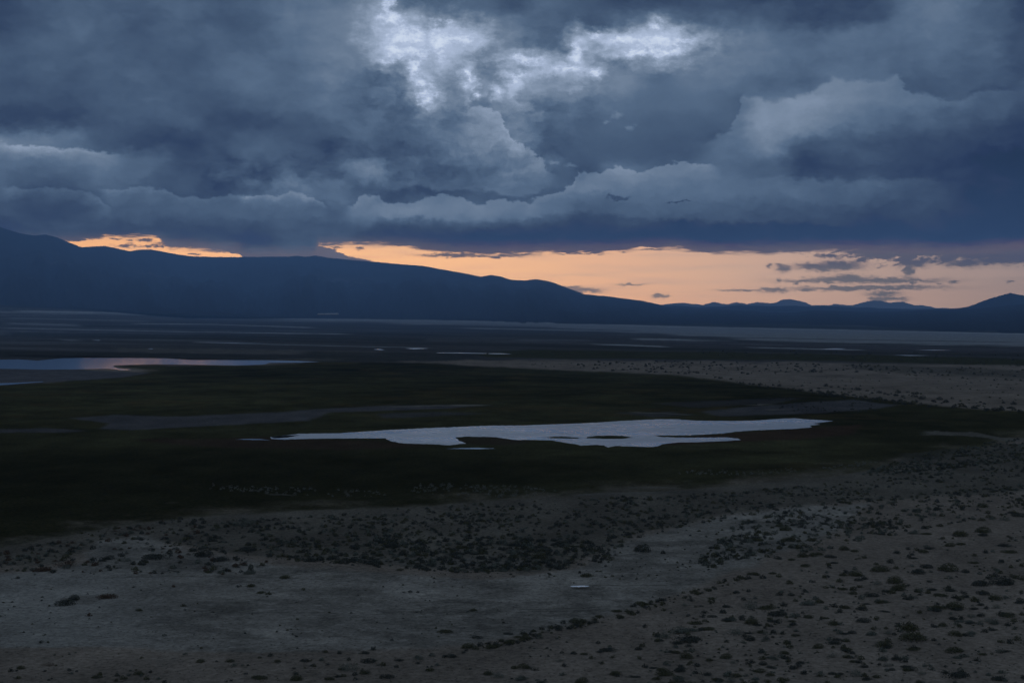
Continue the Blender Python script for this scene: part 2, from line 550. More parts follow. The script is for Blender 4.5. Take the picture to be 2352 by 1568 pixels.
def zone(poly, X_, Y_, soft_x, soft_y, jit=1.0, seed=0.0):
    """soft membership of a traced patch of ground, edge broken up by noise"""
    p = np.asarray(poly, float)
    res_ = np.zeros(np.shape(X_))
    mx_, my_ = soft_x * 2.5, soft_y * 2.5
    box_ = (X_ > p[:, 0].min() - mx_) & (X_ < p[:, 0].max() + mx_) & (Y_ > p[:, 1].min() - my_) & (Y_ < p[:, 1].max() + my_)
    x, y = X_[box_], Y_[box_]
    sx, sy = 1.0 / soft_x, 1.0 / soft_y
    xs, ys = x * sx, y * sy
    best = np.full(np.shape(x), 1e9)
    for i in range(len(p)):
        ax, ay = p[i] * (sx, sy)
        bx, by = p[(i + 1) % len(p)] * (sx, sy)
        ex, ey = bx - ax, by - ay
        L = ex * ex + ey * ey + 1e-12
        t = np.clip(((xs - ax) * ex + (ys - ay) * ey) / L, 0, 1)
        best = np.minimum(best, (xs - ax - t * ex) ** 2 + (ys - ay - t * ey) ** 2)
    d = np.sqrt(best)
    d = np.where(inside(poly, x, y), d, -d)
    d = d + jit * 1.6 * fbm(x / (soft_x * 3) + seed, y / (soft_y * 3) + seed * 1.7, 5, 0.6)
    res_[box_] = smooth(-0.6, 0.6, d)
    return res_


# rows get closer together with distance so that detail keeps pace
rows_y = np.concatenate([np.arange(1640, 860, -1.6), np.arange(860, 704.2, -0.45)])
rr = np.hypot(*to_ground(np.full(rows_y.shape, CX), rows_y)[:2])
rr = np.concatenate([[2, 20, 40, 60, 80, 95, 110, 120, 130, 138], rr[(rr > 139) & (rr < 44000)], [45500]])
az_in = np.linspace(-0.372, 0.372, 860)
az_out = np.linspace(0.372, 2 * math.pi - 0.372, 70)[1:-1]
azs = np.concatenate([az_in, az_out])
A_, R_ = np.meshgrid(azs, rr)
GX, GY = R_ * np.sin(A_), R_ * np.cos(A_)
GZ = ground_z(GX, GY)
nr, nc = GX.shape
front = (GY > 60)
xs, ys_ = project(GX, np.where(front, GY, 1e3), GZ)
xs = np.where(front, xs, -9999.0)
ys_ = np.where(front, ys_, 2000.0)

# --- base colours (dry ground as it would look at noon)
SAND = np.array([0.270, 0.225, 0.172])
CLAY = np.array([0.288, 0.264, 0.214])
SALT = np.array([0.46, 0.48, 0.47])
MUD = np.array([0.125, 0.120, 0.118])
GRASS = np.array([0.058, 0.056, 0.026])
DRYG = np.array([0.100, 0.078, 0.034])
DARK = np.array([0.050, 0.050, 0.040])
SCRUB = np.array([0.088, 0.084, 0.064])


def put(col, m, c, k=1.0):
    return col * (1 - (m * k)[..., None]) + np.asarray(c) * (m * k)[..., None]


def metric(x, y):
    """world-space noise coordinates that stay flat in the distance"""
    return GX, GY


big_n = fbm(GX / 160, GY / 300, 5, 0.55)
mid_n = fbm(GX / 38 + 3, GY / 46, 5, 0.6)
det_n = fbm(GX / 7 + 9, GY / 9, 4, 0.65)
col = np.zeros(GX.shape + (3,)) + SAND
# far basin: belts of mud, salt crust and sparse scrub, drawn out across the view
far = smooth(846, 824, ys_)
tilt = ys_ - (xs - CX) * 0.018
belt = fbm(tilt / 3.1, xs / 900 + 4, 5, 0.62) * 0.6 + fbm(tilt / 9.0 + 7, xs / 1500, 3, 0.5) * 0.7
col = put(col, far, np.array([0.092, 0.088, 0.080]))
col = put(col, far * smooth(0.02, 0.32, belt), np.array([0.155, 0.152, 0.145]))
col = put(col, far * smooth(-0.02, -0.28, belt), DARK * 1.1)
base_y = interp([(-900, 690), (0, 700), (200, 708), (400, 718), (600, 725), (800, 732), (1200, 742), (1550, 750), (2000, 760), (2352, 767), (3300, 785)], xs)
# pale crust lying along the far shore, broad on the right and thin in the middle
crust_lo = interp([(-200, 716), (300, 722), (500, 731), (760, 737), (1200, 748), (1500, 764), (1760, 783), (2000, 789), (2352, 796), (3000, 812)], xs)
crust_top = interp([(-200, 713), (0, 714), (300, 719), (500, 725), (800, 732), (1200, 742), (1550, 750), (2000, 760), (2352, 767), (3300, 785)], xs)
col = put(col, smooth(1, -1, ys_ - crust_top) * far, DARK * 1.1, 0.8)
crust = smooth(-1, 1, ys_ - crust_top) * smooth(3, -3, ys_ - crust_lo + 14 * fbm(xs / 160, ys_ / 3.0, 4, 0.6))
col = put(col, crust, SALT * 0.72, 0.85)
lines = fbm(tilt / 1.7 + 30, xs / 380 + 9, 4, 0.6)
col = put(col, smooth(800, 780, ys_) * smooth(0.06, 0.3, lines), SALT * 0.6, 0.6)


def stroke(pts, w, c, k=1.0, jit=0.7):
    """a thin belt of crust or mud along a traced line"""
    global col
    xa, xb = min(p[0] for p in pts), max(p[0] for p in pts)
    ya, yb = min(p[1] for p in pts) - 2.5 * w - 4, max(p[1] for p in pts) + 2.5 * w + 4
    bx = (XS > xa) & (XS < xb) & (YS > ya) & (YS < yb)
    xs, ys_ = XS[bx], YS[bx]
    c_y = interp(pts, xs)
    w2 = w * 1.25 * (0.75 + 0.9 * fbm(xs / 60 + w, xs / 51, 4, 0.6))
    d = np.abs(ys_ - c_y - jit * fbm(xs / 40, xs / 77 + c_y * 0.2, 3))
    m = smooth(w2 + 0.5, w2 - 0.3, d) * smooth(xa, xa + 40, xs) * smooth(xb, xb - 40, xs)
    m = m * (0.7 + 0.6 * (fbm(xs / 14, ys_ / 2.0, 3) + 0.5)).clip(0, 1)
    col[bx] = put(col[bx], m, c, k)


XS, YS = xs, ys_
S = SALT
stroke([(20, 714), (150, 716), (325, 720), (480, 724)], 1.5, S * 1.0)
stroke([(400, 727), (560, 727), (720, 733), (1000, 736), (1250, 742), (1550, 750), (1900, 757), (2400, 768)], 1.0, S, 0.9)
stroke([(290, 743), (500, 745), (740, 753)], 0.9, S * 0.8)
stroke([(0, 753), (200, 757), (440, 762), (700, 766)], 1.0, S * 0.7)
stroke([(560, 764), (820, 767)], 0.8, S * 0.8)
stroke([(0, 742), (120, 745), (200, 748)], 2.4, S * 0.55)
stroke([(0, 730), (150, 733), (360, 738)], 1.8, S * 0.45)
stroke([(120, 778), (160, 781), (200, 782)], 1.2, S * 0.6)
stroke([(430, 786), (800, 795), (1000, 799)], 0.9, S * 0.55)
stroke([(1050, 753), (1300, 758), (1560, 765), (1800, 772)], 1.2, S * 0.6)
stroke([(1170, 780), (1380, 782)], 0.7, S * 0.9)
stroke([(1350, 790), (1450, 793), (1550, 797)], 0.9, S * 1.05)
stroke([(1620, 788), (1700, 790), (1820, 793)], 0.8, S * 0.9)
stroke([(1700, 797), (1900, 802), (2000, 804)], 0.9, S * 0.8)
stroke([(1440, 778), (1600, 781), (1700, 784)], 2.0, S * 0.7)
stroke([(0, 766), (300, 770), (700, 775), (1000, 781)], 3.5, DARK * 1.15, 0.8)
stroke([(0, 815), (120, 818), (290, 820)], 2.6, DARK * 0.75)
stroke([(330, 824), (700, 829)], 0.9, DARK * 0.8)
stroke([(250, 803), (600, 808), (900, 812)], 5.0, CLAY * 0.62, 0.6)
stroke([(550, 828), (800, 824), (1000, 822)], 3.0, CLAY * 0.6, 0.6)
stroke([(1560, 779), (1900, 788), (2352, 800)], 1.6, DARK, 0.5)
stroke([(1550, 772), (1900, 779), (2352, 786)], 0.7, DARK, 0.6)
stroke([(1600, 786), (1850, 795), (2400, 806)], 5.0, MUD * 0.75, 0.8)
stroke([(1150, 777), (1500, 786), (1700, 792)], 3.0, MUD * 0.75, 0.7)

# the sand spit with scrub, and the green belts around it
spit = [(880, 834), (1050, 826), (1300, 826), (1500, 829), (1750, 832), (2050, 836), (2500, 846), (2500, 955), (2352, 945), (2180, 934), (2060, 922), (1960, 910),
        (1800, 890), (1680, 874), (1560, 862), (1400, 852), (1200, 845), (1000, 840)]
sp_ = zone(spit, xs, ys_, 34, 4.5, 1.6, 1)
col = put(col, sp_, SAND * 1.0)
col = put(col, sp_ * smooth(-0.02, 0.22, fbm(xs / 130 + 4, ys_ / 9, 5, 0.62)), SAND * 0.66, 0.7)
col = put(col, zone([(1950, 838), (2420, 850), (2420, 872), (2200, 862), (2000, 850)], xs, ys_, 40, 5, 1.2, 31), SCRUB, 0.6)
belt2 = [(1080, 812), (1220, 803), (1420, 806), (1700, 809), (2000, 815), (2352, 824), (2500, 828), (2500, 842), (2200, 836), (1900, 829), (1600, 825), (1300, 824), (1120, 820)]
col = put(col, zone(belt2, xs, ys_, 24, 2.4, 1.2, 2), GRASS * 1.1)
col = put(col, zone([(700, 808), (1080, 810), (1120, 822), (900, 830), (700, 822)], xs, ys_, 40, 3, 1.2, 3), DARK * 1.25, 0.8)

# the meadow
meadow = [(-300, 905), (0, 885), (110, 878), (230, 866), (300, 858), (345, 850), (262, 842), (300, 838), (440, 839), (600, 838), (740, 832), (850, 832), (950, 832),
          (1080, 840), (1200, 846), (1400, 853), (1560, 863), (1680, 875), (1800, 891), (1960, 911), (2060, 923), (2180, 935), (2352, 946), (2900, 965),
          (2900, 1010), (2352, 1010), (2200, 1040), (2050, 1075), (1900, 1095), (1700, 1115), (1500, 1130), (1300, 1142), (1100, 1152), (900, 1165),
          (700, 1172), (500, 1184), (300, 1202), (150, 1228), (0, 1258), (-300, 1290)]
md = zone(meadow, xs, ys_, 26, 5.0, 0.9, 4)
# its near edge thins out gradually into bare soil
near_edge = interp([(-300, 1290), (0, 1262), (150, 1232), (300, 1208), (500, 1190), (700, 1178), (900, 1171), (1100, 1158), (1300, 1146), (1500, 1134), (1700, 1118), (1900, 1098), (2050, 1078), (2200, 1042), (2352, 1016), (2900, 1016)], xs)
md = md * smooth(26, -34, ys_ - near_edge + 70 * fbm(xs / 90 + 2, ys_ / 16, 5, 0.65))
mcol = GRASS * (1.05 + 1.0 * mid_n + 1.3 * big_n)[..., None]
col = col * (1 - md[..., None]) + mcol * md[..., None]
streaky = fbm(xs / 110 + 2, ys_ / 6.0, 5, 0.6)
col = put(col, md * smooth(0.0, 0.3, streaky) * smooth(1010, 930, ys_), DRYG * 0.9, 0.85)
col = put(col, md * smooth(0.0, 0.3, fbm(xs / 150 + 8, ys_ / 14.0, 4, 0.6)) * smooth(1000, 1060, ys_), DRYG * 0.6, 0.7)
col = put(col, md * smooth(0.02, -0.3, streaky), GRASS * 0.62, 0.6)
# the nearer meadow is the darkest
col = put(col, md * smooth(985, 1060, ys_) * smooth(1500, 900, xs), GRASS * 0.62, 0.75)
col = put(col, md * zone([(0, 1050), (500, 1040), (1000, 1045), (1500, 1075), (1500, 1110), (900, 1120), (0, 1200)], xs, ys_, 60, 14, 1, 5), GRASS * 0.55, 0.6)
# brown sedge rim round the middle pond
col = put(col, zone([(330, 1010), (600, 1004), (900, 1014), (1000, 1024), (800, 1032), (450, 1026)], xs, ys_, 40, 5, 1, 6), np.array([0.068, 0.045, 0.030]), 0.8)
col = put(col, zone([(1560, 1004), (1720, 992), (1850, 984), (1990, 972), (1960, 996), (1840, 1010), (1640, 1016), (1500, 1026)], xs, ys_, 24, 4, 1, 7), np.array([0.072, 0.046, 0.029]), 0.85)
col = put(col, zone([(1060, 1006), (1170, 1004), (1230, 1014), (1150, 1022), (1040, 1020)], xs, ys_, 20, 3, 1, 8), np.array([0.06, 0.045, 0.03]), 0.8)
# mud and clay pans in the meadow
for poly, c, k in [
    ([(165, 960), (260, 953), (420, 956), (600, 948), (760, 938), (900, 930), (1120, 930), (1020, 938), (760, 946), (706, 966), (520, 976), (300, 987), (230, 984), (250, 972)], MUD, 0.85),
    ([(0, 985), (110, 983), (205, 989), (150, 993), (0, 993)], MUD, 0.8),
    ([(860, 950), (1010, 946), (1120, 949), (1000, 956), (880, 960)], MUD * 0.7, 0.7),
    ([(0, 826), (60, 838), (240, 852), (345, 856), (280, 866), (110, 879), (0, 884), (-200, 890), (-200, 820)], MUD * 1.1, 1.0),
    ([(1600, 945), (1720, 934), (1850, 924), (1960, 918), (2060, 930), (2000, 940), (1850, 950), (1660, 956)], MUD * 0.95, 0.8),
    ([(1500, 926), (1700, 918), (1850, 912), (1780, 926), (1600, 936)], MUD * 0.6, 0.7),
    ([(1420, 948), (1540, 946), (1600, 952), (1500, 958)], MUD * 0.7, 0.7)]:
    col = put(col, zone(poly, xs, ys_, 18, 2.4, 0.9, len(poly)), c, k)
stroke([(880, 935), (1000, 931), (1130, 930)], 1.0, CLAY * 0.8)
stroke([(1430, 946), (1520, 949), (1600, 953)], 0.8, CLAY * 0.6)
stroke([(1640, 862), (1700, 868)], 1.0, CLAY)
stroke([(1700, 930), (1790, 928)], 1.0, CLAY * 0.7)
stroke([(1740, 941), (1830, 940)], 1.0, CLAY * 0.8)
stroke([(2105, 996), (2150, 994), (2240, 997), (2300, 1008), (2400, 1013)], 4.0, CLAY * 0.62, 0.8)
# pale gravelly strips at the meadow's near edge
stroke([(1300, 1137), (1400, 1134), (1500, 1131), (1640, 1130)], 3.0, CLAY * 0.75, 0.9)
stroke([(1420, 1120), (1500, 1118), (1580, 1121)], 1.2, CLAY * 0.7, 0.7)
stroke([(1700, 1125), (1850, 1122), (1960, 1113)], 2.0, CLAY * 0.55, 0.7)
stroke([(600, 1134), (660, 1136), (690, 1140)], 0.8, CLAY * 0.7, 0.8)
stroke([(370, 1155), (420, 1152)], 1.0, CLAY * 0.5, 0.8)
stroke([(2050, 1052), (2200, 1040), (2400, 1022)], 10.0, SCRUB * 0.95, 0.7)

# scrub flat between meadow and clay pan
near_zone = smooth(0.3, 0.7, 1 - md) * smooth(1000, 1060, ys_)
scrubz = zone([(-200, 1260), (0, 1240), (200, 1205), (500, 1176), (900, 1155), (1300, 1130), (1700, 1110), (2050, 1065), (2500, 1000), (2500, 1110), (2200, 1140), (1960, 1150),
               (1800, 1168), (1650, 1185), (1500, 1215), (1420, 1262), (1290, 1306), (1100, 1318), (850, 1300), (600, 1278), (400, 1248), (200, 1262), (100, 1300), (-200, 1310)], xs, ys_, 40, 9, 1.3, 9)
col = put(col, scrubz * (1 - md), SCRUB * (1.25 + 0.9 * mid_n)[..., None], 0.7)
# clay pan
clay = [(-300, 1330), (0, 1318), (200, 1290), (220, 1240), (330, 1232), (430, 1262), (620, 1296), (850, 1312), (1100, 1326), (1280, 1314), (1380, 1282), (1440, 1240), (1560, 1206), (1700, 1180),
        (1850, 1165), (2000, 1156), (1960, 1200), (1880, 1240), (1780, 1275), (1640, 1330), (1500, 1385), (1330, 1428), (1200, 1456), (1080, 1476), (900, 1492), (600, 1500), (300, 1490), (0, 1484), (-300, 1490)]
cz = zone(clay, xs, ys_, 34, 9, 1.1, 10)
pan_n = fbm(xs / 120 + 5, ys_ / 22, 5, 0.6)
ccol = CLAY * (1 + 1.2 * pan_n + 0.4 * mid_n)[..., None]
col = col * (1 - cz[..., None]) + ccol * cz[..., None]
col = put(col, cz * smooth(0.02, 0.2, fbm(xs / 90 + 40, ys_ / 12 + 3, 6, 0.65)), CLAY * 0.62, 0.8)
col = put(col, cz * smooth(0.05, 0.22, fbm(xs / 60 + 80, ys_ / 7 + 13, 6, 0.65)), CLAY * 1.3, 0.6)
col = put(col, cz * smooth(0.12, 0.26, fbm(xs / 22 + 60, ys_ / 4 + 23, 5, 0.7)), CLAY * 0.5, 0.55)
col = put(col, cz * smooth(500, 150, xs) * smooth(1290, 1330, ys_) * 0.6, CLAY * 1.18 * np.array([0.96, 1.0, 1.04]))
for poly in [[(850, 1290), (1000, 1283), (1150, 1286), (1240, 1292), (1180, 1300), (950, 1302)], [(640, 1352), (760, 1348), (880, 1350), (860, 1364), (700, 1366)],
             [(960, 1405), (1040, 1398), (1130, 1402), (1040, 1414)], [(360, 1510), (400, 1504), (420, 1520), (390, 1536), (362, 1530)], [(500, 1494), (560, 1490), (590, 1502), (530, 1510)],
             [(120, 1375), (200, 1365), (260, 1370), (200, 1388)], [(380, 1440), (480, 1434), (510, 1448), (420, 1456)]]:
    col = put(col, zone(poly, xs, ys_, 14, 3.5, 1.2, 11), CLAY * 0.62, 0.6)
# thin dark drainage threads over the clay
for pts in [[(780, 1313), (960, 1312), (1090, 1318)], [(1050, 1289), (1180, 1283), (1400, 1276), (1500, 1268)], [(240, 1324), (420, 1322), (640, 1326), (790, 1331)],
            [(1290, 1342), (1500, 1343), (1640, 1340)], [(900, 1404), (1050, 1404), (1250, 1402), (1400, 1400)], [(520, 1407), (700, 1406), (900, 1410)], [(980, 1380), (1120, 1384)],
            [(1060, 1400), (1300, 1396), (1440, 1390)], [(640, 1318), (760, 1306), (860, 1300)], [(1250, 1370), (1300, 1366), (1330, 1362)]]:
    stroke(pts, 0.5, DARK, 0.6, 2.0)
# bare reddish wash on the right
near_sand = smooth(1100, 1200, ys_) * (1 - cz) * (1 - scrubz) * (1 - md)
col = put(col, near_sand, SAND * 0.92, 0.6)
col = put(col, near_sand * smooth(0.05, 0.3, fbm(xs / 70 + 11, ys_ / 26, 5, 0.6)), SAND * 0.72, 0.55)
col *= (1 + 0.45 * det_n + 0.30 * mid_n)[..., None]
col = np.clip(col * 0.74, 0.006, 0.6)

# small relief, kept clear of the water
relief = fbm(GX / 26, GY / 26, 5, 0.5) * 0.9 * smooth(1050, 1200, ys_) * (1 - cz) + fbm(GX / 60, GY / 60, 3) * 0.25 * smooth(1050, 1150, ys_)
GZ = GZ + np.where(front, relief, 0)

idx = np.arange(nr * nc).reshape(nr, nc)
i0 = idx[:-1, :]; i1 = idx[1:, :]
q = np.stack([i0, np.roll(i0, -1, 1), np.roll(i1, -1, 1), i1], -1).reshape(-1, 4)[:, ::-1]
gm, gt, gb, G = material('desert_ground')
at = gt.nodes.new('ShaderNodeAttribute'); at.attribute_name = 'soil'
pos = gt.nodes.new('ShaderNodeNewGeometry').outputs['Position']
s1 = G.noise(pos, 1.1, 6, 0.7)
s2 = G.noise(G.vm('MULTIPLY', pos, (0.09, 0.05, 0.1)), 1.0, 6, 0.65)
speck = G.step(G.noise(pos, 2.3, 3, 0.6), 0.56, 0.66)
fac = G.mul(G.mul(G.mad(s1, 1.9, 0.05), G.mad(s2, 1.1, 0.45)), G.mad(speck, -0.5, 1.0))
cc = G.vm('SCALE', at.outputs['Color'])
gt.links.new(fac, cc.node.inputs['Scale'])
gt.links.new(cc, gb.inputs['Base Color'])
gb.inputs['Roughness'].default_value = 0.95
gb.inputs['Specular IOR Level'].default_value = 0.0
bmp = gt.nodes.new('ShaderNodeBump')
bmp.inputs['Strength'].default_value = 0.6
bmp.inputs['Distance'].default_value = 0.25
gt.links.new(s1, bmp.inputs['Height'])
gt.links.new(bmp.outputs[0], gb.inputs['Normal'])
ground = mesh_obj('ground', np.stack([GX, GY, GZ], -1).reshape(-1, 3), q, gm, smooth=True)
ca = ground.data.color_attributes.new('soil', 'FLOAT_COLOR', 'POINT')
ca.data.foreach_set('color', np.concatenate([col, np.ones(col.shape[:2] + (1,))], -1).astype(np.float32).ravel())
tag(ground, kind='structure')


# ================================================================== mountains
def range_mesh(name, top, base, d_base, d_ridge, d_back, seed, colr, rough_amp, x0, x1, nx=700, nt=70, label=None, k_conc=1.7, jag=1.0):
    """A real range: foot at d_base, crest at d_ridge, far slope falling away behind."""
    X = np.linspace(x0, x1, nx)
    yt = interp(top, X) + 1.1 * fbm(X / 26 + seed, X * 0 + seed, 4, 0.55) + jag * 0.9 * fbm(X / 6 + seed, X * 0 + seed, 4, 0.65)
    yb = interp(base, X)
    db = interp(d_base, X) if isinstance(d_base, list) else np.full(nx, float(d_base))
    dr = interp(d_ridge, X) if isinstance(d_ridge, list) else np.full(nx, float(d_ridge))
    a, b, c = ray(X, 700.0)
    hyp = np.hypot(a, b)
    sx_, sy_ = a / hyp, b / hyp
    verts, tt = [], np.linspace(0, 1.0, nt)
    zb = CAM_H + db * (HZ - yb) / F
    zr = CAM_H + dr * (HZ - yt) / F
    for t in tt:
        d = db + (dr - db) * t
        prof = t ** k_conc * 0.72 + t * 0.28 * smooth(0.0, 0.25, t)
        z = zb + (zr - zb) * prof
        gully = fbm(X / 34 + seed + 0.8 * t, np.full(nx, t * 3.2 + seed), 6, 0.6)
        spur = fbm(X / 120 + seed, np.full(nx, t * 2.2 + seed * 2), 4, 0.55)
        env = np.sin(math.pi * t) ** 0.8
        z = z + env * (zr - zb) * (gully * 0.16 + spur * 0.22) * rough_amp
        z = np.minimum(z, CAM_H + d * (HZ - yt) / F - 4 * (1 - t)) if t > 0.3 else z
        verts.append(np.stack([sx_ * d, sy_ * d, z], -1))
    for t in (0.2, 0.6, 1.0):
        d = dr + np.minimum(d_back - dr, 9000.0) * t
        verts.append(np.stack([sx_ * d, sy_ * d, zr * (1 - t) - 90 * t], -1))
    verts.insert(0, np.stack([sx_ * (db - 60), sy_ * (db - 60), zb - 12], -1))
    v = np.stack(verts)
    n_, m_ = v.shape[:2]
    ix = np.arange(n_ * m_).reshape(n_, m_)
    qf = np.stack([ix[:-1, :-1], ix[:-1, 1:], ix[1:, 1:], ix[1:, :-1]], -1).reshape(-1, 4)
    m, t_, bs, N = material(name + '_rock')
    p = t_.nodes.new('ShaderNodeNewGeometry').outputs['Position']
    a1 = N.noise(N.vm('MULTIPLY', p, (0.0005, 0.0005, 0.0006)), 1.0, 7, 0.62)
    a2 = N.noise(N.vm('MULTIPLY', p, (0.003, 0.003, 0.007)), 1.0, 5, 0.6)
    zz = N.sep(p)[2]
    mid_z = N.mul(N.step(zz, 150.0, 420.0), N.step(zz, 1200.0, 800.0))  # pale rock at mid height, doubling as painted lit flanks
    f_ = N.add(N.mul(N.mul(N.step(a1, 0.35, 0.8), N.mad(mid_z, 0.85, 0.15)), 0.8), N.mul(a2, 0.22))
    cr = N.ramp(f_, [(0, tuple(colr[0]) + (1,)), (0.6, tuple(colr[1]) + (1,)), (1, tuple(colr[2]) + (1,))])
    t_.links.new(cr, bs.inputs['Base Color'])
    bs.inputs['Roughness'].default_value = 1.0
    bs.inputs['Specular IOR Level'].default_value = 0.0
    o = mesh_obj('mountains', v.reshape(-1, 3), qf, m, smooth=True)
    tag(o, label=label, kind='structure')
    return o


def c1(px, py): return (px * 0.5, py * 0.5)          # 2048-wide crop -> survey


sky1 = [(0, 1065), (95, 1090), (160, 1100), (210, 1094), (265, 1106), (320, 1127), (375, 1147), (430, 1144), (480, 1141), (530, 1148), (580, 1160), (605, 1163), (640, 1156), (690, 1154),
        (745, 1162), (820, 1176), (900, 1184), (1000, 1186), (1100, 1185), (1250, 1182), (1330, 1181), (1365, 1177), (1405, 1183), (1450, 1176), (1500, 1185), (1600, 1194), (1740, 1205),
        (1880, 1217), (1960, 1224), (2075, 1245), (2150, 1258), (2210, 1271), (2255, 1262), (2300, 1270), (2352, 1285)]
sky2 = [(60, 1288), (110, 1282), (180, 1294), (250, 1320), (330, 1350), (450, 1362), (600, 1382), (650, 1393), (690, 1402)]
crest = [(-500, 548), (-200, 530)] + [(px * 0.5, py * 0.5) for px, py in sky1] + [(1176 + px * 0.5, py * 0.5) for px, py in sky2]
crest += [(1548, 707.5), (1650, 710), (1753, 716), (1821, 717), (1873, 712), (1924, 713.5), (1975, 716), (2060, 715), (2129, 712), (2250, 708), (2300, 703), (2352, 698), (2600, 690), (2900, 700)]
foot = [(-600, 688), (0, 700), (200, 708), (400, 718), (600, 725), (800, 732), (1200, 742), (1550, 750), (2000, 760), (2352, 767), (2900, 780)]
foot_d = []
for fx_, fy_ in foot:
    gx_, gy_, gz_ = to_ground(fx_, max(fy_, 704))
    foot_d.append((fx_, float(min(np.hypot(gx_, gy_), 12400))))
ROCK = [(0.018, 0.018, 0.020), (0.046, 0.045, 0.045), (0.22, 0.20, 0.18)]
HAZE_PALE = [(0.30, 0.28, 0.26), (0.45, 0.42, 0.38), (0.6, 0.56, 0.5)]  # far range: pale albedo stands in for glow scattered by the air
range_mesh('near_range', crest, foot, foot_d, [(-600, 28000), (0, 29000), (150, 31000), (300, 38000), (400, 42000), (620, 41000), (1000, 33000), (1500, 22000), (1700, 17000), (2400, 15000), (2900, 15000)], 46000, 3.0, ROCK, 1.2, -500, 2900, 1300, 110, k_conc=1.5)
right_hill = [(2110, 712), (2156, 709.5), (2190, 708.5), (2225, 704), (2259, 691), (2293, 681), (2320, 674.6), (2352, 680), (2450, 676), (2600, 668), (2900, 690)]
range_mesh('right_hill', right_hill, [(2000, 714), (2900, 714)], 16500, 20000, 24000, 9.0, ROCK, 0.8, 2100, 2900, 300, 40)
mid_r = [(1440, 704), (1516, 702), (1548, 701.6), (1600, 705), (1650, 704), (1700, 700.6), (1753, 702.6), (1787, 702.6), (1828, 702), (1855, 704), (1886, 702.6), (1924, 703.4), (1958, 705.4),
         (1975, 706), (1992, 705.4), (2020, 707.5), (2100, 709), (2190, 708), (2260, 708)]
range_mesh('mid_range', mid_r, [(1400, 712), (2300, 715)], 19500, 24000, 27000, 15.0, ROCK, 0.6, 1440, 2260, 300, 30)
far_r = [(1460, 704), (1520, 700), (1548, 696.5), (1568, 695.1), (1600, 698), (1616, 700), (1639, 693), (1657, 697), (1671, 699), (1691, 694), (1715, 698), (1739, 694), (1770, 696), (1784, 695),
         (1794, 689), (1811, 686.6), (1832, 690.4), (1849, 695), (1866, 700.6), (1907, 700.6), (1917, 698), (1958, 701), (1979, 695), (2006, 689.7), (2026, 691.4), (2043, 695), (2074, 693),
         (2101, 701.6), (2119, 700.6), (2150, 707)]
range_mesh('far_range', far_r, [(1400, 709), (2300, 709)], 29000, 33000, 36000, 21.0, HAZE_PALE, 0.6, 1460, 2180, 500, 24, jag=2.6)


# ================================================================== water
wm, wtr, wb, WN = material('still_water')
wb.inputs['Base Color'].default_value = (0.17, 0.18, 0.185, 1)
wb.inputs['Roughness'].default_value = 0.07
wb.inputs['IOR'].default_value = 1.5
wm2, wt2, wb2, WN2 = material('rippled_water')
for a_, b_ in (('Base Color', (0.34, 0.355, 0.37, 1)), ('Roughness', 0.3), ('IOR', 1.7)):  # pale base colour stands in for part of the sky reflection
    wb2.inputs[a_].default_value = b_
p_ = wt2.nodes.new('ShaderNodeNewGeometry').outputs['Position']
rn = WN2.noise(WN2.vm('MULTIPLY', p_, (0.9, 1.5, 1.0)), 1.0, 4, 0.6)
calm = WN2.noise(WN2.vm('MULTIPLY', p_, (0.012, 0.02, 1.0)), 1.0, 3, 0.5)
bb = wt2.nodes.new('ShaderNodeBump')
bb.inputs['Distance'].default_value = 0.06
wt2.links.new(WN2.mul(WN2.step(calm, 0.40, 0.58), 0.45), bb.inputs['Strength'])
wt2.links.new(rn, bb.inputs['Height'])
wt2.links.new(WN2.mad(WN2.step(WN2.noise(WN2.vm('MULTIPLY', p_, (0.02, 0.06, 1.0)), 1.0, 5, 0.6), 0.38, 0.62), 0.26, 0.14), wb2.inputs['Roughness'])
wt2.links.new(bb.outputs[0], wb2.inputs['Normal'])


def subdivide(pts, step=3.0, jx=2.2, jy=0.5, seed=0.0):
    out_ = []
    n = len(pts)
    for i in range(n):
        (xa, ya), (xb, yb) = pts[i], pts[(i + 1) % n]
        k = max(1, int(math.hypot(xb - xa, yb - ya) / step))
        for j in range(k):
            t = j / k
            x, y = xa + (xb - xa) * t, ya + (yb - ya) * t
            x += jx * 2 * float(fbm(np.array(x / 9 + seed), np.array(y / 3 + seed), 4, 0.65))
            y += jy * 2 * float(fbm(np.array(x / 7 + seed + 50), np.array(y / 3 + seed), 4, 0.7))
            out_.append((x, y))
    return out_


def pond(outline, holes=(), mat=None, step=3.0, jx=2.2, jy=0.5, seed=0.0, lift=0.03, label=None):
    loops, flat = [], []
    cxy = np.array([to_ground(x, y)[2] for x, y in outline], float)
    z0 = float(cxy.mean()) + lift + 1.1 * float(cxy.max() - cxy.mean())
    for poly in (outline,) + tuple(holes):
        lp = []
        for x, y in subdivide(poly, step, jx, jy, seed):
            ra, rb, rc = ray(x, y)
            t = (CAM_H - z0) / -float(rc)
            lp.append(Vector((float(ra) * t, float(rb) * t, 0.0)))
            flat.append((float(ra) * t, float(rb) * t, z0))
        loops.append(lp)
    tris = geometry.tessellate_polygon(loops)
    o = mesh_obj('pond', flat, [t[::-1] for t in tris], mat or wm)
    me = o.data
    me.flip_normals() if me.polygons and me.polygons[0].normal.z < 0 else None
    tag(o, label=label, kind='structure')
    return o


def cl(px, py): return (px * 0.293, 775.2 + py * 0.293)
def cm(px, py): return (574.2 + px * 0.293, 918.8 + py * 0.293)
def cr_(px, py): return (1205.9 + px * 0.3174, 918.8 + py * 0.3174)


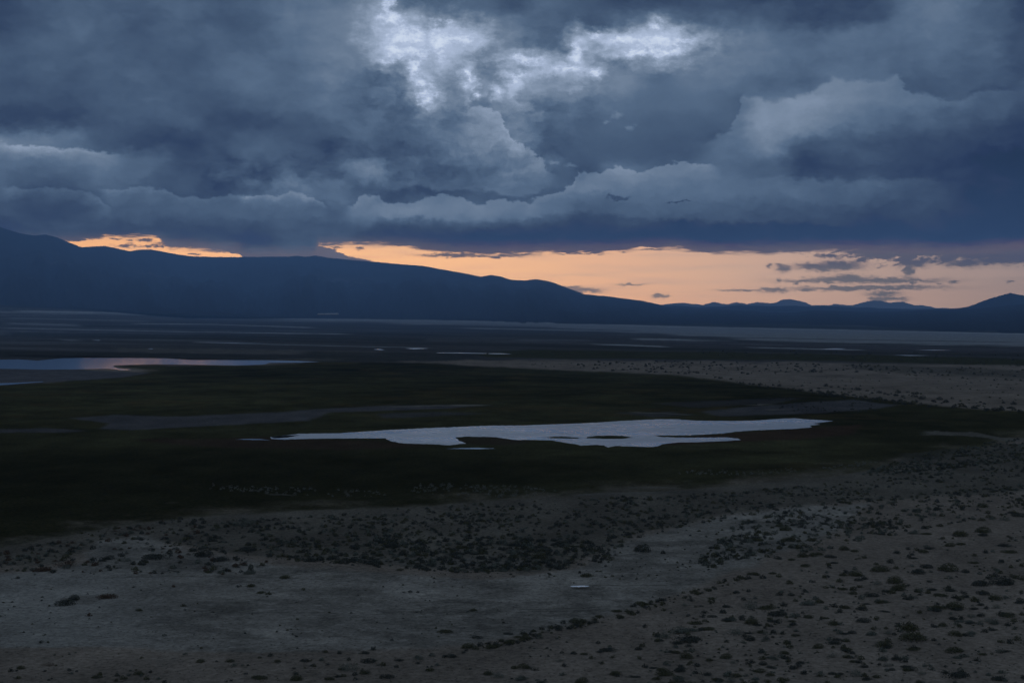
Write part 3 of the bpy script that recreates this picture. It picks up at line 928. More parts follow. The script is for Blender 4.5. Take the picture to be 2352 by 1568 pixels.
left_pond = [cl(-500, 180), cl(0, 172), cl(150, 170), cl(290, 180), cl(400, 170), cl(480, 162), cl(640, 159), cl(980, 159), cl(1300, 162), cl(1500, 175), cl(1800, 176), cl(2150, 178), cl(2352, 183), cl(2510, 190),
             cl(2352, 195), cl(2110, 197), cl(2080, 208), cl(2030, 212), cl(1850, 218), cl(1500, 212), cl(1200, 208), cl(1000, 214), cl(900, 216), cl(888, 226), cl(920, 240), cl(1040, 250), cl(960, 256), cl(850, 243),
             cl(600, 248), cl(350, 250), cl(150, 246), cl(0, 244), cl(-500, 250)]
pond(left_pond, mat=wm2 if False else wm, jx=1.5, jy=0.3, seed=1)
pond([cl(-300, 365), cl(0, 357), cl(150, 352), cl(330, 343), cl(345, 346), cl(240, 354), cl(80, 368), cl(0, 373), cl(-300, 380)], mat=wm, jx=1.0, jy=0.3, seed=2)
mid_pond = [cm(150, 290), cm(250, 280), cm(380, 262), cm(700, 258), cm(1000, 238), cm(1100, 232), cm(1400, 218), cm(1600, 210), cm(1900, 198), cr_(0, 182), cr_(250, 172), cr_(500, 162), cr_(700, 150), cr_(950, 137),
            cr_(1080, 137), cr_(1250, 148), cr_(1550, 150), cr_(1700, 145), cr_(1850, 133), cr_(1950, 130), cr_(2050, 138), cr_(2150, 144), cr_(2230, 150), cr_(2150, 160), cr_(2080, 168), cr_(2140, 176), cr_(2060, 182), cr_(2080, 196),
            cr_(1950, 206), cr_(1800, 212), cr_(1650, 218), cr_(1520, 228), cr_(1440, 240), cr_(1300, 248), cr_(1150, 254), cr_(930, 254), cr_(990, 266), cr_(1120, 270), cr_(1300, 270), cr_(1450, 268), cr_(1540, 276), cr_(1565, 288),
            cr_(1400, 297), cr_(1250, 303), cr_(1100, 305), cr_(990, 318), cr_(960, 334), cr_(900, 338), cr_(780, 334), cr_(650, 330), cr_(600, 342), cr_(570, 326), cr_(500, 322), cr_(400, 328), cr_(370, 318), cr_(280, 306), cr_(200, 290),
            cr_(100, 287), cr_(0, 286), cm(2100, 312), cm(1990, 300), cm(1930, 288), cm(1700, 284), cm(1610, 290), cm(1640, 318), cm(1700, 340), cm(1640, 342), cm(1570, 352), cm(1420, 344), cm(1200, 338), cm(1100, 320), cm(1060, 298),
            cm(900, 297), cm(600, 300), cm(400, 303), cm(270, 308), cm(170, 304)]
isl1 = [cr_(160, 270), cr_(200, 264), cr_(260, 262), cr_(330, 267), cr_(400, 272), cr_(380, 277), cr_(300, 277), cr_(190, 275)]
isl2 = [cr_(450, 266), cr_(520, 257), cr_(610, 255), cr_(700, 257), cr_(785, 270), cr_(700, 279), cr_(600, 279), cr_(500, 276), cr_(440, 275)]
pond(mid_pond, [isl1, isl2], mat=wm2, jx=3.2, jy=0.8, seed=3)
# fringing pools and slivers of standing water
slivers = [[(1122, 811.2), (1150, 811.0), (1176, 812.6), (1150, 813.2), (1122, 812.4)],
           [(1003, 809.6), (1060, 809.6), (1118, 811.0), (1118, 812.0), (1060, 811.2), (1003, 810.4)],
           [(930, 799.8), (955, 799.0), (985, 800.2), (950, 801.8)], [(858, 802), (872, 801), (884, 803.4), (870, 803.6)],
           [(1883, 801.4), (1918, 799.6), (1945, 800.6), (1925, 802.4), (1895, 802.4)],
           [(2050, 815.4), (2090, 815.2), (2136, 816.4), (2090, 816.9)], [(2102, 803.2), (2150, 803.2), (2190, 804.4), (2140, 804.6)],
           [(342, 800.2), (352, 800.0), (350, 801.8), (340, 801.4)],
           [(430, 784.8), (520, 786.2), (620, 788.0), (520, 787.4)], [(210, 780.6), (232, 780.8), (226, 782.4)]]
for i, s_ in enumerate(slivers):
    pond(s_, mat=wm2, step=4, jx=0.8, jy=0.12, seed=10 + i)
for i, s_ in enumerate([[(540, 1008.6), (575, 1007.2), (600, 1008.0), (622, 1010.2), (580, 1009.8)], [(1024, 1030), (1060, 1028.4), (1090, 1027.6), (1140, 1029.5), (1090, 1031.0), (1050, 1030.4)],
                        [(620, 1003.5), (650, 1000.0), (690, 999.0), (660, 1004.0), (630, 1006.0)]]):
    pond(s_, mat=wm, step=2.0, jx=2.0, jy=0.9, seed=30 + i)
# the bright puddle on the clay pan, reflected sky painted into its base colour
pud = [(1309.5, 1345.0), (1318, 1344.3), (1330, 1344.2), (1342, 1343.9), (1352, 1344.5), (1353.6, 1345.4), (1348, 1346.2), (1340, 1346.6), (1334, 1346.6), (1330, 1347.4), (1325, 1346.4), (1316, 1346.8), (1312, 1346.0)]
pm, ptr, pbs, PN = material('puddle_painted_sheen')
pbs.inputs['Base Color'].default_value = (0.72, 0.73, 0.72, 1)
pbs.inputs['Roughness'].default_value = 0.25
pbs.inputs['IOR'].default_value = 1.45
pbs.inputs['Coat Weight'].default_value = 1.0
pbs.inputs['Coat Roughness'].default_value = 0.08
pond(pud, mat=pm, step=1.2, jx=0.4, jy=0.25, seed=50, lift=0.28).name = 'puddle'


# ================================================================== long pale building at the foot of the range
bmat, bt_, bb_, BN = material('pale_sheet_roof')
bb_.inputs['Base Color'].default_value = (0.55, 0.56, 0.54, 1)
bpos = bt_.nodes.new('ShaderNodeTexCoord').outputs['Object']
bt_.links.new(BN.ramp(BN.noise(bpos, 0.12, 5, 0.7), [(0.3, (0.36, 0.37, 0.37, 1)), (0.7, (0.66, 0.67, 0.64, 1))]), bb_.inputs['Base Color'])
wmat, wt_, wb_, _ = material('shed_wall')
wb_.inputs['Base Color'].default_value = (0.30, 0.31, 0.31, 1)


def box(x0, x1, y0, y1, z0, z1):
    v = [(x0, y0, z0), (x1, y0, z0), (x1, y1, z0), (x0, y1, z0), (x0, y0, z1), (x1, y0, z1), (x1, y1, z1), (x0, y1, z1)]
    f = [(0, 3, 2, 1), (4, 5, 6, 7), (0, 1, 5, 4), (1, 2, 6, 5), (2, 3, 7, 6), (3, 0, 4, 7)]
    return v, f


def shed(cx, cy, cz, L, Dp, H, label, group, roof=bmat):
    e = bpy.data.objects.new('shed', None)
    COL.objects.link(e)
    e.location = (cx, cy, cz)
    tag(e, label, 'shed', group)
    v, f = box(-L / 2, L / 2, -Dp / 2, Dp / 2, -4, H * 0.55)
    mesh_obj('wall', v, f, wmat, e)
    o = 0.6
    rv = [(-L / 2 - o, -Dp / 2 - o, H * 0.56), (L / 2 + o, -Dp / 2 - o, H * 0.56), (L / 2 + o, 0, H), (-L / 2 - o, 0, H), (L / 2 + o, Dp / 2 + o, H * 0.56), (-L / 2 - o, Dp / 2 + o, H * 0.56)]
    rv += [(x, y, z - 0.3) for x, y, z in rv]
    rf = [(0, 1, 2, 3), (3, 2, 4, 5), (7, 6, 9, 8), (8, 9, 11, 10), (1, 0, 6, 7), (5, 4, 10, 11)]
    mesh_obj('roof', rv, rf, roof, e)
    return e


# ================================================================== shrubs
def leaf_cloud(rng, nleaf, leaf, lobes, flat=0.55, twig=0.0):
    """Leaf-sized faces spread through a lumpy low crown of unit width; returns quads."""
    ctr, rad = [], []
    for k in range(lobes):
        a = rng.random() * 2 * math.pi
        d = (rng.random() ** 0.6) * 0.27 if lobes > 1 else 0.0
        r_ = (0.33 if k == 0 else 0.16 + 0.14 * rng.random())
        ctr.append((math.cos(a) * d, math.sin(a) * d * 0.85))
        rad.append(r_)
    ctr, rad = np.array(ctr), np.array(rad)
    w = rad ** 2
    pick = rng.choice(lobes, nleaf, p=w / w.sum())
    u = rng.normal(size=(nleaf, 3))
    u /= np.linalg.norm(u, axis=1)[:, None]
    u[:, 2] = np.abs(u[:, 2])
    rr_ = rad[pick] * (0.55 + 0.5 * rng.random(nleaf) ** 0.5)
    rr_ = rr_ * (1 + twig * rng.random(nleaf) ** 4)
    p = u * rr_[:, None]
    p[:, 2] *= flat * 2
    p[:, 0] += ctr[pick, 0]
    p[:, 1] += ctr[pick, 1]
    p[:, 2] = p[:, 2] * 0.92 + 0.02
    n = u + rng.normal(size=(nleaf, 3)) * 0.55
    n /= np.linalg.norm(n, axis=1)[:, None]
    t = np.cross(n, rng.normal(size=(nleaf, 3)))
    t /= np.linalg.norm(t, axis=1)[:, None] + 1e-9
    b = np.cross(n, t)
    s = leaf * (0.6 + 0.8 * rng.random(nleaf))[:, None]
    q_ = np.stack([p - t * s * 0.5 - b * s, p + t * s * 0.5 - b * s * 0.6, p + t * s * 0.45 + b * s, p - t * s * 0.5 + b * s * 0.7], 1)
    q_[:, :, 2] = np.maximum(q_[:, :, 2], 0.004)
    return q_.reshape(-1, 3)


def leaf_mat(name, c, var=0.5):
    m, t, bs, N = material(name)
    oi = t.nodes.new('ShaderNodeNewGeometry')
    r_ = N.noise(oi.outputs['Position'], 1.3, 3, 0.6)
    cc_ = N.vm('SCALE', c)
    t.links.new(N.mad(r_, 2 * var, 1.0 - var), cc_.node.inputs['Scale'])
    t.links.new(cc_, bs.inputs['Base Color'])
    bs.inputs['Roughness'].default_value = 0.85
    bs.inputs['Specular IOR Level'].default_value = 0.03
    return m


LEAF = {'olive': leaf_mat('olive_leaf', (0.078, 0.079, 0.045)), 'grey-green': leaf_mat('grey_green_leaf', (0.115, 0.125, 0.098)),
        'dark': leaf_mat('dark_leaf', (0.060, 0.065, 0.052)), 'rusty brown': leaf_mat('rusty_leaf', (0.088, 0.062, 0.042))}
stem_m = leaf_mat('twig_bark', (0.07, 0.06, 0.05))
FORM = {'rounded': dict(lobes=3, flat=0.50, twig=0.12), 'lumpy': dict(lobes=6, flat=0.44, twig=0.15), 'spreading': dict(lobes=8, flat=0.30, twig=0.2), 'twiggy': dict(lobes=4, flat=0.62, twig=0.75)}
shape_rng = np.random.default_rng(3)
SHAPES = {}
for fm, kw in FORM.items():
    for col_, mt in LEAF.items():
        for k in range(2):
            nl = 1000 if fm != 'twiggy' else 700
            v_ = leaf_cloud(shape_rng, nl, 0.021 if fm != 'twiggy' else 0.017, kw['lobes'], kw['flat'], kw['twig'])
            f_ = np.arange(len(v_)).reshape(-1, 4)
            o_ = mesh_obj('shrub', v_, f_, mt)
            SHAPES[(fm, col_, k)] = o_.data
            bpy.data.objects.remove(o_)

# shrubs traced one by one: survey x, y of the foot, width in survey units, colour code
C8 = [(490,890,100,'g'),(620,890,110,'o'),(700,935,100,'d'),(385,975,70,'g'),(150,995,80,'o'),(215,1035,90,'o'),(50,1050,120,'g'),(440,1065,90,'g'),(510,1100,80,'d'),(530,990,110,'o'),(820,1070,55,'o'),
(730,1060,40,'d'),(90,1110,150,'d'),(30,1125,70,'d'),(75,1220,90,'o'),(240,1240,50,'o'),(345,1220,75,'o'),(30,1310,80,'d'),(285,1370,65,'o'),(225,1335,60,'d'),(160,1280,45,'d'),(570,1310,70,'o'),
(650,1335,65,'o'),(600,1260,60,'d'),(755,1225,60,'d'),(845,1255,65,'d'),(965,1160,75,'o'),(1160,1115,60,'o'),(1070,1130,80,'d'),(1075,1000,80,'o'),(1285,985,85,'d'),(1165,890,70,'o'),(1250,895,50,'d'),
(905,865,90,'g'),(1130,670,50,'o'),(1230,670,90,'o'),(1395,640,120,'o'),(1280,695,45,'d'),(1600,560,60,'d'),(1680,520,70,'o'),(1905,415,100,'o'),(2070,385,90,'o'),(1760,895,80,'o'),(1900,890,130,'o'),
(2020,895,55,'d'),(1880,960,55,'d'),(1605,1040,140,'o'),(1620,1100,170,'o'),(1610,1175,80,'o'),(1325,1070,70,'g'),(1425,1065,60,'g'),(1420,1150,110,'o'),(1560,1310,65,'o'),(1470,1305,50,'d'),
(1240,1340,80,'g'),(1120,1330,50,'d'),(1890,1185,110,'o'),(2140,1030,55,'d'),(2240,940,100,'o'),(2130,975,80,'g'),(2210,730,150,'d'),(2060,740,110,'d'),(2150,830,110,'o'),(1800,810,80,'o'),(1860,780,60,'d'),
(1580,835,60,'d'),(1500,770,100,'o'),(1490,720,110,'o'),(1640,660,100,'d'),(1830,640,120,'o'),(1700,620,70,'d'),(2260,520,90,'o'),(2210,480,80,'d'),(2320,280,90,'d'),(2210,305,70,'g'),(2080,215,80,'o'),
(1770,235,60,'d'),(870,545,70,'o'),(700,345,50,'o'),(740,370,80,'o'),(550,440,70,'o'),(770,440,80,'o'),(1240,700,50,'d'),(2180,1375,90,'d'),(1900,1350,150,'d'),(1050,1220,70,'g'),(1130,760,60,'o'),
(980,850,60,'o'),(1330,810,70,'d'),(1400,850,80,'o'),(1290,860,50,'d'),(1200,790,60,'o'),(1350,730,60,'g'),(1430,780,60,'d'),(890,950,60,'o'),(660,975,60,'d'),(790,975,50,'o'),(800,1000,60,'d'),
(880,780,40,'d'),(710,800,40,'d'),(115,840,40,'d'),(210,925,40,'d'),(350,880,55,'d'),(60,870,50,'g'),(640,1280,50,'d'),(1490,1240,70,'d'),(1400,1245,70,'g'),(1210,1250,50,'o'),(1060,1330,50,'d'),
(1740,770,60,'d'),(1960,650,60,'d'),(2020,590,60,'o'),(1930,470,50,'o'),(1850,480,70,'o'),(1720,500,60,'d'),(2080,410,70,'d'),(1610,395,60,'g'),(1690,400,60,'o'),(1290,330,60,'d'),(1380,330,60,'o'),
(1000,330,55,'d'),(850,335,40,'d'),(1120,320,50,'o'),(1150,500,70,'o'),(1210,510,60,'o'),(1050,550,60,'d'),(930,540,60,'o'),(980,530,50,'o'),(1070,590,50,'d'),(1030,605,40,'o'),(880,610,60,'o'),
(790,570,50,'o'),(700,560,60,'d'),(660,660,50,'o'),(550,670,60,'o'),(600,690,40,'d'),(1960,820,60,'d'),(2080,800,70,'d'),(1910,830,60,'o'),(2180,890,60,'g'),(2060,940,60,'d'),(1990,990,60,'d'),
(2150,990,60,'g'),(1810,1010,60,'o'),(1750,1020,50,'d'),(1900,1075,90,'o'),(2000,1060,60,'g'),(2230,1190,60,'d'),(2030,1250,40,'d'),(2310,855,60,'d')]
C7 = [(1080,1330,70,'o'),(1350,1290,80,'o'),(1275,1290,40,'o'),(1180,1350,85,'g'),(1320,1365,75,'g'),(845,1210,65,'d'),(970,1145,85,'o'),(1120,1150,70,'o'),(930,1185,30,'d'),(800,1050,80,'o'),(645,1230,70,'g'),
(500,1240,55,'d'),(395,1275,45,'o'),(275,1335,75,'o'),(290,1255,80,'d'),(415,1360,80,'d'),(160,1310,120,'g'),(190,1350,40,'d'),(700,1305,70,'o'),(480,1285,35,'d'),(1720,1385,90,'o'),(1935,1330,75,'o'),
(1735,1200,50,'o'),(1580,1245,50,'g'),(1795,1225,35,'o'),(1860,1260,35,'o'),(1900,1175,100,'d'),(2255,1085,100,'g'),(2100,1165,50,'d'),(2130,1145,45,'o'),(2290,1330,110,'o'),(2150,1280,45,'d'),
(2110,1225,35,'o'),(1700,980,100,'o'),(2050,910,50,'o'),(1965,910,60,'o'),(2125,865,80,'o'),(1000,905,55,'o'),(625,785,25,'d'),(575,785,30,'d'),(2145,510,110,'d'),(2275,525,40,'d'),(1750,675,90,'o'),
(500,640,50,'o'),(300,600,130,'d'),(1430,560,100,'o'),(900,500,60,'o'),(455,490,90,'d'),(1260,530,80,'g'),(1020,1090,60,'d'),(1240,1110,70,'o'),(1230,1065,50,'d'),(1290,1080,50,'o'),(1340,1085,60,'o'),
(1440,1085,60,'g'),(1570,1020,70,'d'),(1600,990,40,'d'),(270,1190,50,'d'),(320,1165,40,'d'),(720,1200,45,'g'),(950,1170,30,'d'),(1610,1275,40,'d'),(1410,1305,40,'d'),(2210,1290,50,'d'),(1450,1390,60,'d'),
(2080,1350,60,'d'),(90,1360,50,'d'),(40,1380,50,'o'),(1840,1185,50,'d'),(1670,1195,50,'d'),(2250,1110,50,'d'),(2070,880,40,'d'),(1840,945,60,'o')]
C6 = [(430,870,120,'d'),(500,835,80,'d'),(720,820,100,'r'),(930,910,50,'o'),(1235,880,35,'o'),(595,945,40,'r'),(910,660,35,'r'),(145,1295,55,'o'),(325,1275,50,'r'),(645,1360,60,'o'),(465,1305,30,'d'),
(940,1340,60,'o'),(1010,1330,30,'d'),(830,1370,40,'o'),(1355,1265,60,'o'),(1460,1265,25,'d'),(1540,1265,60,'o'),(1860,1265,50,'o'),(1820,1225,40,'d'),(2110,1290,35,'o'),(2050,1255,60,'d'),(2290,1310,50,'o'),
(1730,1380,110,'o'),(2000,1385,90,'o'),(1665,1290,20,'d'),(1980,1310,25,'d'),(1035,555,140,'d'),(1330,590,45,'g'),(1215,585,30,'d'),(1370,540,110,'d'),(1480,570,100,'d'),(1650,510,90,'d'),(1680,660,80,'g'),
(1750,790,60,'o'),(1800,800,40,'o'),(1690,745,60,'o'),(1900,690,80,'o'),(280,640,100,'r'),(430,610,90,'r'),(850,575,70,'g'),(1640,340,110,'g'),(275,1125,30,'d'),(1110,1080,30,'g'),(1600,750,26,'d'),
(1170,750,30,'r'),(1500,665,24,'r'),(1095,660,24,'d'),(2040,770,30,'o'),(120,690,30,'d'),(1455,620,28,'g'),(1150,540,28,'d'),(735,560,60,'d'),(2190,1190,34,'o'),(2280,1195,34,'d'),(1650,1350,28,'d')]
CODE = {'o': 'olive', 'g': 'grey-green', 'd': 'dark', 'r': 'rusty brown'}
rs = random.Random(21)
shrubs = []            # (x, y survey, width m, colour, X, Y, Z)


def add_shrub(x, y, wv=None, wm_=None, c=None):
    gx, gy, gz = to_ground(x, y)
    d = math.hypot(gx, gy)
    w_ = wm_ if wm_ is not None else wv * d / F
    shrubs.append([x, y, float(w_), c or CODE[rs.choice('ooddgg' if rs.random() < 0.97 else 'r')], float(gx), float(gy), float(gz)])


for (ox, lst) in ((1548.0, C8), (746.5, C7), (0.0, C6)):
    for px, py, w_, c in lst:
        add_shrub(ox + px * 0.3418, 1091 + py * 0.3418, wv=w_ * 0.3418 * 1.12, c=CODE[c])
# the far row along the spit's edge
for px, py, w_ in [(270,380,56),(325,390,40),(400,388,34),(460,412,34),(545,410,26),(620,420,64),(700,432,36),(755,455,38),(835,450,50),(885,465,40),(925,470,30),(1030,450,60),(1125,445,36),(1010,480,56),
                   (1070,492,40),(1210,465,60),(1290,512,70),(1530,550,64),(1595,510,36),(1200,490,50),(1460,520,60),(2220,570,60),(2200,610,80),(20,380,36),(190,405,30),(1570,242,26),(1205,246,30),(930,243,24),
                   (120,232,60),(215,232,36),(590,232,44),(740,210,50),(1830,610,70),(1400,540,50),(2120,555,40),(1890,548,30)]:
    add_shrub((3200 + px * 0.3826) / 1.7415, (1400 + py * 0.3826) / 1.7415, wv=w_ * 0.3826 / 1.7415 * 1.1, c='dark')
n_traced = len(shrubs)


def scatter(poly, n, wlo, whi, cl=1.0, pw=1.6, seed=0, cols=None):
    """shrubs over a patch of ground, gathered in loose clumps; even density over the real ground is weighted by n"""
    r_ = np.random.default_rng(100 + seed)
    p = np.asarray(poly, float)
    x0, y0 = p.min(0)
    x1, y1 = p.max(0)
    made = 0
    for _ in range(60):
        k = n * 3
        x, y = x0 + (x1 - x0) * r_.random(k), y0 + (y1 - y0) * r_.random(k)
        dens = np.clip(0.5 + cl * 2.4 * fbm(x / 60 + seed, y / 24 + seed * 3, 4, 0.6), 0.02, 1)
        ok = inside(poly, x, y) & (r_.random(k) < dens)
        x, y = x[ok][:n - made], y[ok][:n - made]
        gx, gy, gz = to_ground(x, y)
        w_ = wlo + (whi - wlo) * r_.random(len(x)) ** pw
        for i in range(len(x)):
            shrubs.append([float(x[i]), float(y[i]), float(w_[i]), (cols or ['olive', 'dark', 'grey-green'])[int(r_.integers(0, len(cols or [1, 2, 3])))], float(gx[i]), float(gy[i]), float(gz[i])])
        made += len(x)
        if made >= n:
            break


scatter([(1560,1400),(1700,1345),(1850,1300),(2000,1262),(2150,1240),(2352,1200),(2420,1200),(2420,1600),(1480,1600),(1500,1440)], 850, 0.25, 1.25, 0.9, 1.9, 1)
scatter([(1560,1400),(1700,1345),(1850,1300),(2000,1262),(2150,1240),(2352,1200),(2420,1200),(2420,1600),(1480,1600),(1500,1440)], 500, 0.08, 0.25, 0.7, 1.5, 2)
scatter([(1700,1200),(1800,1172),(1950,1160),(2352,1110),(2420,1110),(2420,1170),(2150,1215),(2000,1238),(1900,1262),(1700,1292),(1620,1310),(1600,1280)], 1000, 0.3, 1.3, 0.9, 1.7, 3)
scatter([(560,1196),(900,1168),(1300,1146),(1700,1130),(2000,1100),(2352,1040),(2420,1040),(2420,1125),(1950,1158),(1800,1170),(1690,1192),(1560,1212),(1440,1250),(1400,1290),(1280,1306),(1060,1316),(860,1304),
         (640,1286),(430,1262),(420,1230)], 3000, 0.25, 1.2, 0.9, 1.6, 4, ['olive', 'dark', 'dark', 'grey-green'])
scatter([(560,1250),(900,1240),(1200,1235),(1400,1250),(1290,1306),(1060,1316),(860,1304),(640,1286)], 450, 0.4, 1.4, 1.0, 1.6, 5, ['olive', 'dark', 'dark', 'grey-green'])
scatter([(0,1268),(200,1220),(420,1190),(600,1196),(430,1240),(420,1262),(620,1290),(560,1320),(0,1312)], 420, 0.3, 1.3, 1.1, 1.6, 6, ['olive', 'dark', 'rusty brown', 'dark', 'grey-green'])
scatter([(0,1312),(560,1320),(900,1310),(1290,1312),(1440,1262),(1700,1196),(1750,1260),(1500,1385),(1200,1450),(900,1490),(0,1490)], 420, 0.07, 0.42, 0.9, 2.2, 7, ['dark', 'dark', 'olive'])
scatter([(900,1290),(1300,1290),(1560,1215),(1700,1196),(1640,1290),(1500,1330),(1300,1330),(1000,1330)], 160, 0.15, 0.6, 0.9, 1.8, 8, ['dark', 'olive'])
scatter([(0,1500),(900,1490),(1180,1460),(1500,1395),(1560,1400),(1480,1600),(0,1600)], 260, 0.08, 0.75, 1.0, 2.2, 9)
scatter([(1090,1478),(1160,1466),(1250,1440),(1330,1425),(1450,1395),(1500,1380),(1600,1350),(1720,1318),(1730,1326),(1610,1362),(1510,1394),(1460,1408),(1340,1438),(1260,1452),(1170,1480),(1095,1490)], 190, 0.2, 0.95, 0.6, 1.5, 10, ['olive', 'olive', 'dark'])
scatter([(1480,1440),(1800,1330),(2100,1245),(2120,1260),(1850,1350),(1560,1450)], 300, 0.05, 0.16, 0.5, 1.5, 11, ['dark'])
# the same scrub carries on past both sides of the picture
scatter([(2420,1180),(2420,1600),(3000,1600),(3000,1150)], 520, 0.25, 1.25, 0.9, 1.9, 31)
scatter([(2420,1010),(2420,1180),(3000,1150),(3000,1000)], 620, 0.3, 1.3, 0.9, 1.7, 32)
scatter([(2420,850),(2420,955),(3000,960),(3000,850)], 200, 0.4, 2.0, 0.9, 1.9, 33, ['dark', 'olive'])
scatter([(-500,1290),(0,1268),(0,1600),(-500,1600)], 220, 0.2, 1.2, 1.0, 2.0, 34)
# the spit and the belts round it
scatter([(1300,834),(1500,829),(1750,834),(2000,836),(2000,848),(1750,858),(1640,866),(1500,856),(1350,850)], 330, 0.7, 3.2, 0.7, 1.7, 12, ['dark'])
scatter([(1000,829),(1300,832),(1350,846),(1150,840)], 40, 0.6, 1.8, 0.6, 1.7, 13, ['dark'])
scatter([(1950,838),(2420,850),(2420,880),(2200,870),(1950,852)], 170, 0.7, 2.8, 0.9, 1.8, 14, ['dark', 'olive'])
scatter([(1640,860),(2000,856),(2420,880),(2420,955),(2250,940),(2060,922),(1960,910),(1800,888)], 330, 0.3, 1.4, 0.9, 2.2, 15, ['dark', 'olive'])
scatter([(1640,866),(1800,888),(1960,908),(2060,920),(2180,932),(2352,944),(2352,950),(2180,940),(2060,929),(1950,917),(1800,896),(1640,874)], 150, 0.7, 2.8, 0.3, 1.3, 16, ['dark', 'dark', 'olive'])
scatter([(1780,912),(1960,922),(2060,936),(1980,948),(1800,944),(1720,930)], 110, 0.4, 1.3, 0.6, 1.8, 17, ['dark'])
scatter([(1600,802),(2352,814),(2420,822),(2420,846),(2100,832),(1900,826),(1600,816)], 150, 1.0, 3.6, 0.9, 1.8, 18, ['dark', 'olive'])
scatter([(2060,1060),(2352,1000),(2420,1000),(2420,1050),(2150,1080),(1950,1100)], 650, 0.4, 1.4, 0.9, 1.5, 19, ['olive', 'grey-green', 'dark'])
# pale wiry tufts standing in the meadow's near edge
scatter([(490,1112),(560,1118),(700,1122),(800,1126),(900,1132),(900,1140),(760,1140),(640,1136),(480,1126)], 90, 0.35, 0.9, 0.8, 1.5, 20, ['straw'])
scatter([(960,1112),(1180,1116),(1280,1126),(1240,1140),(1060,1142),(940,1130)], 130, 0.35, 1.0, 0.9, 1.5, 21, ['straw'])
scatter([(1520,1080),(1720,1082),(1900,1070),(2020,1056),(2010,1066),(1900,1082),(1700,1092),(1540,1088)], 90, 0.35, 1.0, 0.9, 1.5, 22, ['straw'])
LEAF['straw'] = leaf_mat('straw_leaf', (0.15, 0.155, 0.13))

# nothing grows in standing water or outside the traced ground
for s_ in shrubs:
    d_ = math.hypot(s_[4], s_[5])
    s_.append(s_[2] * F / d_)                               # apparent width
by_size = sorted([i for i in range(len(shrubs)) if -6 < shrubs[i][0] < 2358 and shrubs[i][1] < 1572 and shrubs[i][3] != 'straw'], key=lambda i: -shrubs[i][7])
solo = by_size[:298]
solo_set = set(solo)


def soil_z(X, Y):
    """height of the ground mesh with its small relief"""
    x, y = project(X, Y, ground_z(X, Y))
    near_ = smooth(1050, 1200, y)
    cz_ = zone(clay, x, y, 34, 9, 1.1, 10)
    return ground_z(X, Y) + fbm(X / 26, Y / 26, 5, 0.5) * 0.9 * near_ * (1 - cz_) + fbm(X / 60, Y / 60, 3) * 0.25 * smooth(1050, 1150, y)


SX, SY = np.array([s_[4] for s_ in shrubs]), np.array([s_[5] for s_ in shrubs])
SZ = soil_z(SX, SY)
SKYW = list(FORM)
info = {}
for i in solo:
    s_ = shrubs[i]
    fm = rs.choice({'olive': ['rounded', 'rounded', 'lumpy', 'spreading'], 'dark': ['lumpy', 'spreading', 'rounded'], 'grey-green': ['twiggy', 'twiggy', 'lumpy'],
                    'rusty brown': ['spreading', 'twiggy']}[s_[3]])
    info[i] = fm

# --- where each one stands, in words
PLACES = [
    ('on the sand spit by the far meadow', lambda x, y: y < 1000 and x < 1900),
    ('on the sand spit near its right end', lambda x, y: y < 1000),
    ('in the left scrub below the meadow', lambda x, y: y < 1310 and x < 560),
    ('in the dense scrub left of centre', lambda x, y: y < 1310 and x < 900),
    ('in the dense scrub above the puddle', lambda x, y: y < 1310 and x < 1460),
    ('in the dense scrub above the clay pan', lambda x, y: y < 1215 and x < 1950),
    ('at the right edge below the meadow', lambda x, y: y < 1215),
    ('where the clay pan narrows on the right', lambda x, y: y < 1290 and x < 1900),
    ('in the scrub above the pale wash at right', lambda x, y: y < 1290 and x < 2140),
    ('above the pale wash at the right edge', lambda x, y: y < 1290),
    ('on the open clay pan at left', lambda x, y: y < 1470 and x < 600),
    ('on the clay pan in the middle', lambda x, y: y < 1430 and x < 1180 or (y < 1470 and x < 1000)),
    ('along the clay and sand line', lambda x, y: y < 1480 and x < 1500),
    ('just below the puddle beside the sand edge', lambda x, y: y < 1360 and x < 1640),
    ('at the sand thicket\'s left end', lambda x, y: y < 1420 and x < 1780),
    ('in the middle of the sand thicket', lambda x, y: y < 1360 and x < 2060),
    ('in the sand thicket near right edge', lambda x, y: y < 1360),
    ('in the lower thicket right of centre', lambda x, y: y < 1440 and x < 2000),
    ('in the lower thicket near the right edge', lambda x, y: y < 1440),
    ('at the bottom edge in the left corner', lambda x, y: x < 420),
    ('near the bottom edge left of centre', lambda x, y: x < 800),
    ('near the bottom edge in the middle', lambda x, y: x < 1180),
    ('near the bottom edge right of the middle', lambda x, y: x < 1480),
    ('on the bare sand near the bottom edge', lambda x, y: x < 1760),
    ('near the bottom, right of bare sand', lambda x, y: x < 2060),
    ('near the bottom right corner', lambda x, y: True)]
groups = {}
for i in solo:
    x, y = shrubs[i][0], shrubs[i][1]
    for nm, fn in PLACES:
        if fn(x, y):
            groups.setdefault(nm, []).append(i)
            break
ORD = ['', 'second ', 'third ', 'fourth ', 'fifth ', 'sixth ', 'seventh ', 'eighth ', 'ninth ', 'tenth ', 'eleventh ', 'twelfth ', 'thirteenth ', 'fourteenth ', 'fifteenth ']
LABEL = {}
